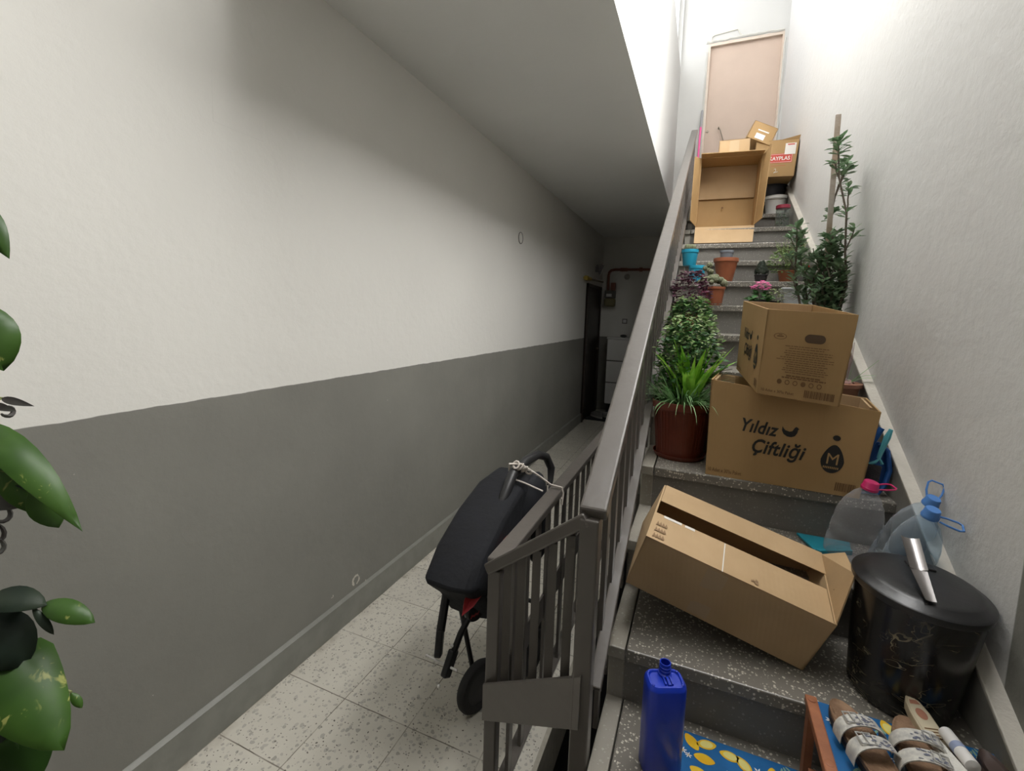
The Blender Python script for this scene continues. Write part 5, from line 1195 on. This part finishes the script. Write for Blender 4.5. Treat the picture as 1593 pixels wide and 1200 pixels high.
# round cover and patch outline on the left wall
mb = MB(); n = 28
for i in range(n):
    a0, a1 = 2*PI*i/n, 2*PI*(i+1)/n
    mb.hexa([(-1.541, 3.82+.052*math.cos(a0), 2.24+.052*math.sin(a0)), (-1.541, 3.82+.052*math.cos(a1), 2.24+.052*math.sin(a1)), (-1.541, 3.82+.047*math.cos(a1), 2.24+.047*math.sin(a1)), (-1.541, 3.82+.047*math.cos(a0), 2.24+.047*math.sin(a0)),
             (-1.534, 3.82+.052*math.cos(a0), 2.24+.052*math.sin(a0)), (-1.534, 3.82+.052*math.cos(a1), 2.24+.052*math.sin(a1)), (-1.534, 3.82+.047*math.cos(a1), 2.24+.047*math.sin(a1)), (-1.534, 3.82+.047*math.cos(a0), 2.24+.047*math.sin(a0))])
t = thing('junction_cover', 'round white junction box cover ringed in grey, high on the left wall', 'cover', (-1.54, 3.82, 2.24)); obj('rim', mb, mat('grey_ring', (.20, .19, .18), .6), t)
mb = MB(); mb.lathe([(.047, -.002), (.046, .003), (0, .004)], (-1.54, 3.82, 2.24), 28, (1, 0, 0)); obj('disc', mb, mat('cover_white', WHITE, .6), t, smooth=True)
mb = MB(); mb.box((-1.545, 1.06, 2.17), (-1.5397, 1.25, 2.335)); tag(obj('blank_wall_plate', mb, m_wall_left, loc=(-1.54, 1.15, 2.25), bevel=.001), 'faint square plate painted over near the top of the left wall', 'plate')

# ------------------------------------------------------------------ pothos near the camera on the left
m_po, nt, b_ = newmat('pothos_leaf'); p_ = gpos(nt)
mp = N(nt, 'ShaderNodeMapping'); L(nt, p_, mp.inputs[0]); mp.inputs['Scale'].default_value = (1, 1, .45); mp.inputs['Rotation'].default_value = (.6, .5, .4)
c_ = mixc(nt, ramp(nt, noise(nt, 9, 3, vec=p_), .38, .62), (0.028, 0.075, 0.012), (0.060, 0.135, 0.022))
c_ = mixc(nt, mth(nt, 'MULTIPLY', ramp(nt, noise(nt, 55, 3, .6, mp.outputs[0], .6), .60, .66), ramp(nt, noise(nt, 9, 2, vec=p_), .50, .58)), c_, (0.42, 0.44, 0.13))
L(nt, c_, b_.inputs['Base Color']); b_.inputs['Roughness'].default_value = .38; b_.inputs['Specular IOR Level'].default_value = .35
trn = N(nt, 'ShaderNodeBsdfTranslucent'); L(nt, c_, trn.inputs[0]); mx = N(nt, 'ShaderNodeMixShader'); mx.inputs[0].default_value = .2; L(nt, b_.outputs[0], mx.inputs[1]); L(nt, trn.outputs[0], mx.inputs[2]); L(nt, mx.outputs[0], nt.nodes['Material Output'].inputs[0])
m_dkl = leafmat('leaf_blackish', (0.018, 0.032, 0.022), (0.035, 0.052, 0.03), 12, .5); m_dry = mat('curled_dry_leaf', (0.035, 0.022, 0.024), .7, c2=(0.07, 0.07, 0.06), vscale=30)
base = V((-1.22, .22, 0)); t = thing('pothos_plant', 'trailing pothos with large green leaves at the left edge, close to the camera', 'potted plant', tuple(base))
def RAY(x, y, d):
    # a point in front of the lens, used once to place the leaf joints in the room
    q = (rt*((x-801.25)/700)+dn*((y-560)/700)+fwd); return V((0, 0, 1.57))+q*d
SP_ = [V((-1.22, .22, z)) for z in (0.25, .6, 1.0, 1.4, 1.75)]
mb = MB(); mb.tube([V((-1.22, .22, .25)), V((-1.20, .23, .7)), V((-1.16, .25, 1.0)), V((-1.18, .24, 1.35)), V((-1.15, .25, 1.75))], .008, 8)
def leafpts(px0, px1, d0_, d1, W, shape, nrm, droop, mi, mbl_, fold=.2, pet=True):
    a, c = RAY(*px0, d0_), RAY(*px1, d1); view = (a-V((0, 0, 1.57))).normalized()
    n_ = V(nrm) if nrm else -view
    Ln = (c-a).length; d = (c-a).normalized(); s = d.cross(n_).normalized(); up2 = s.cross(d)
    k = droop*.5; dd = (d*math.cos(k)+up2*math.sin(k)).normalized()
    mbl_.leaf(a, dd, n_, Ln*(1+droop*droop*.04), W, shape, droop, fold, 9)
    if pet:
        z = a.z-.04; mb.tube([V((-1.19, .235, z)), (V((-1.19, .235, z))+a)/2+V((0, 0, .02)), a], .0022, 5)
ml, md, mk = MB(), MB(), MB()
view = V((.9, -.35, .25))
leafpts((-40, 655), (128, 822), .62, .60, .040, 'lance', (.75, -.35, .8), 1.0, 0, ml, .35)
leafpts((-30, 470), (5, 577), .62, .62, .058, 'oval', (.9, -.5, .3), .6, 0, ml)
leafpts((-40, 310), (14, 402), .62, .62, .032, 'lance', (.9, -.5, .3), .4, 0, ml)
leafpts((0, 720), (62, 800), .60, .60, .034, 'oval', (.9, -.5, .5), .3, 0, ml, .3)
leafpts((52, 755), (92, 822), .60, .60, .036, 'oval', (.9, -.3, .3), -.6, 0, ml, .3)
leafpts((65, 940), (147, 968), .60, .60, .028, 'oval', (.6, -.5, .9), .8, 0, ml)
leafpts((-8, 1015), (100, 1168), .58, .56, .092, 'heart', None, .12, 0, ml, .10)
leafpts((38, 1128), (52, 1225), .59, .58, .060, 'heart', None, .15, 0, ml)
leafpts((-15, 1160), (5, 1240), .57, .57, .05, 'heart', (.85, -.5, .45), .4, 0, ml)
leafpts((110, 1078), (128, 1102), .60, .60, .010, 'oval', None, .5, 0, ml)
leafpts((-25, 935), (72, 940), .585, .595, .034, 'oval', (.5, -.4, 1), .9, 0, md)
leafpts((-30, 955), (42, 1035), .585, .585, .062, 'oval', (.9, -.4, .4), .9, 0, md, .3)
leafpts((50, 945), (84, 988), .59, .59, .010, 'oval', None, .3, 0, md)
leafpts((5, 735), (72, 765), .61, .61, .024, 'oval', (.5, -.4, 1), .8, 0, md)
leafpts((-20, 775), (30, 790), .60, .60, .024, 'lance', None, .9, 0, mk)
leafpts((-20, 690), (40, 712), .61, .61, .016, 'lance', None, .7, 0, mk)
leafpts((-10, 1070), (20, 1165), .58, .58, .034, 'oval', (.9, -.4, .4), 1.0, 0, md)
leafpts((2, 620), (52, 632), .60, .60, .010, 'lance', None, .7, 0, mk)
leafpts((-10, 630), (24, 640), .60, .60, .010, 'lance', None, 1.0, 0, mk)
for x, y, r in ((10, 700, 9), (25, 640, 8), (5, 850, 12), (0, 830, 16), (25, 712, 7), (15, 800, 12), (12, 720, 12)):
    mk.tube([RAY(x-14+r*1.6*math.cos(a)*.8, y+r*math.sin(a), .60+.01*math.cos(a)) for a in [2.6-4*k/9 for k in range(10)]], [.0012+.0018*math.sin(PI*k/9) for k in range(10)], 5)
obj('leaves', ml, m_po, t, smooth=True, solid=.0006); obj('dark_leaves', md, m_dkl, t, smooth=True, solid=.0006); obj('curled_dry_leaves', mk, m_dry, t, smooth=True)
obj('stems', mb, mat('pale_green_stem', (0.24, 0.27, 0.10), .5), t, smooth=True)
mb = MB(); mb.lathe([(.09, 0), (.12, .24), (.128, .25), (.128, .27), (.115, .27), (.10, .02), (0, .02)], base, 28); obj('pot', mb, m_terd, t, smooth=True)
mb = MB(); mb.lathe([(.115, .24), (0, .25)], base, 28); obj('soil', mb, m_soil, t)
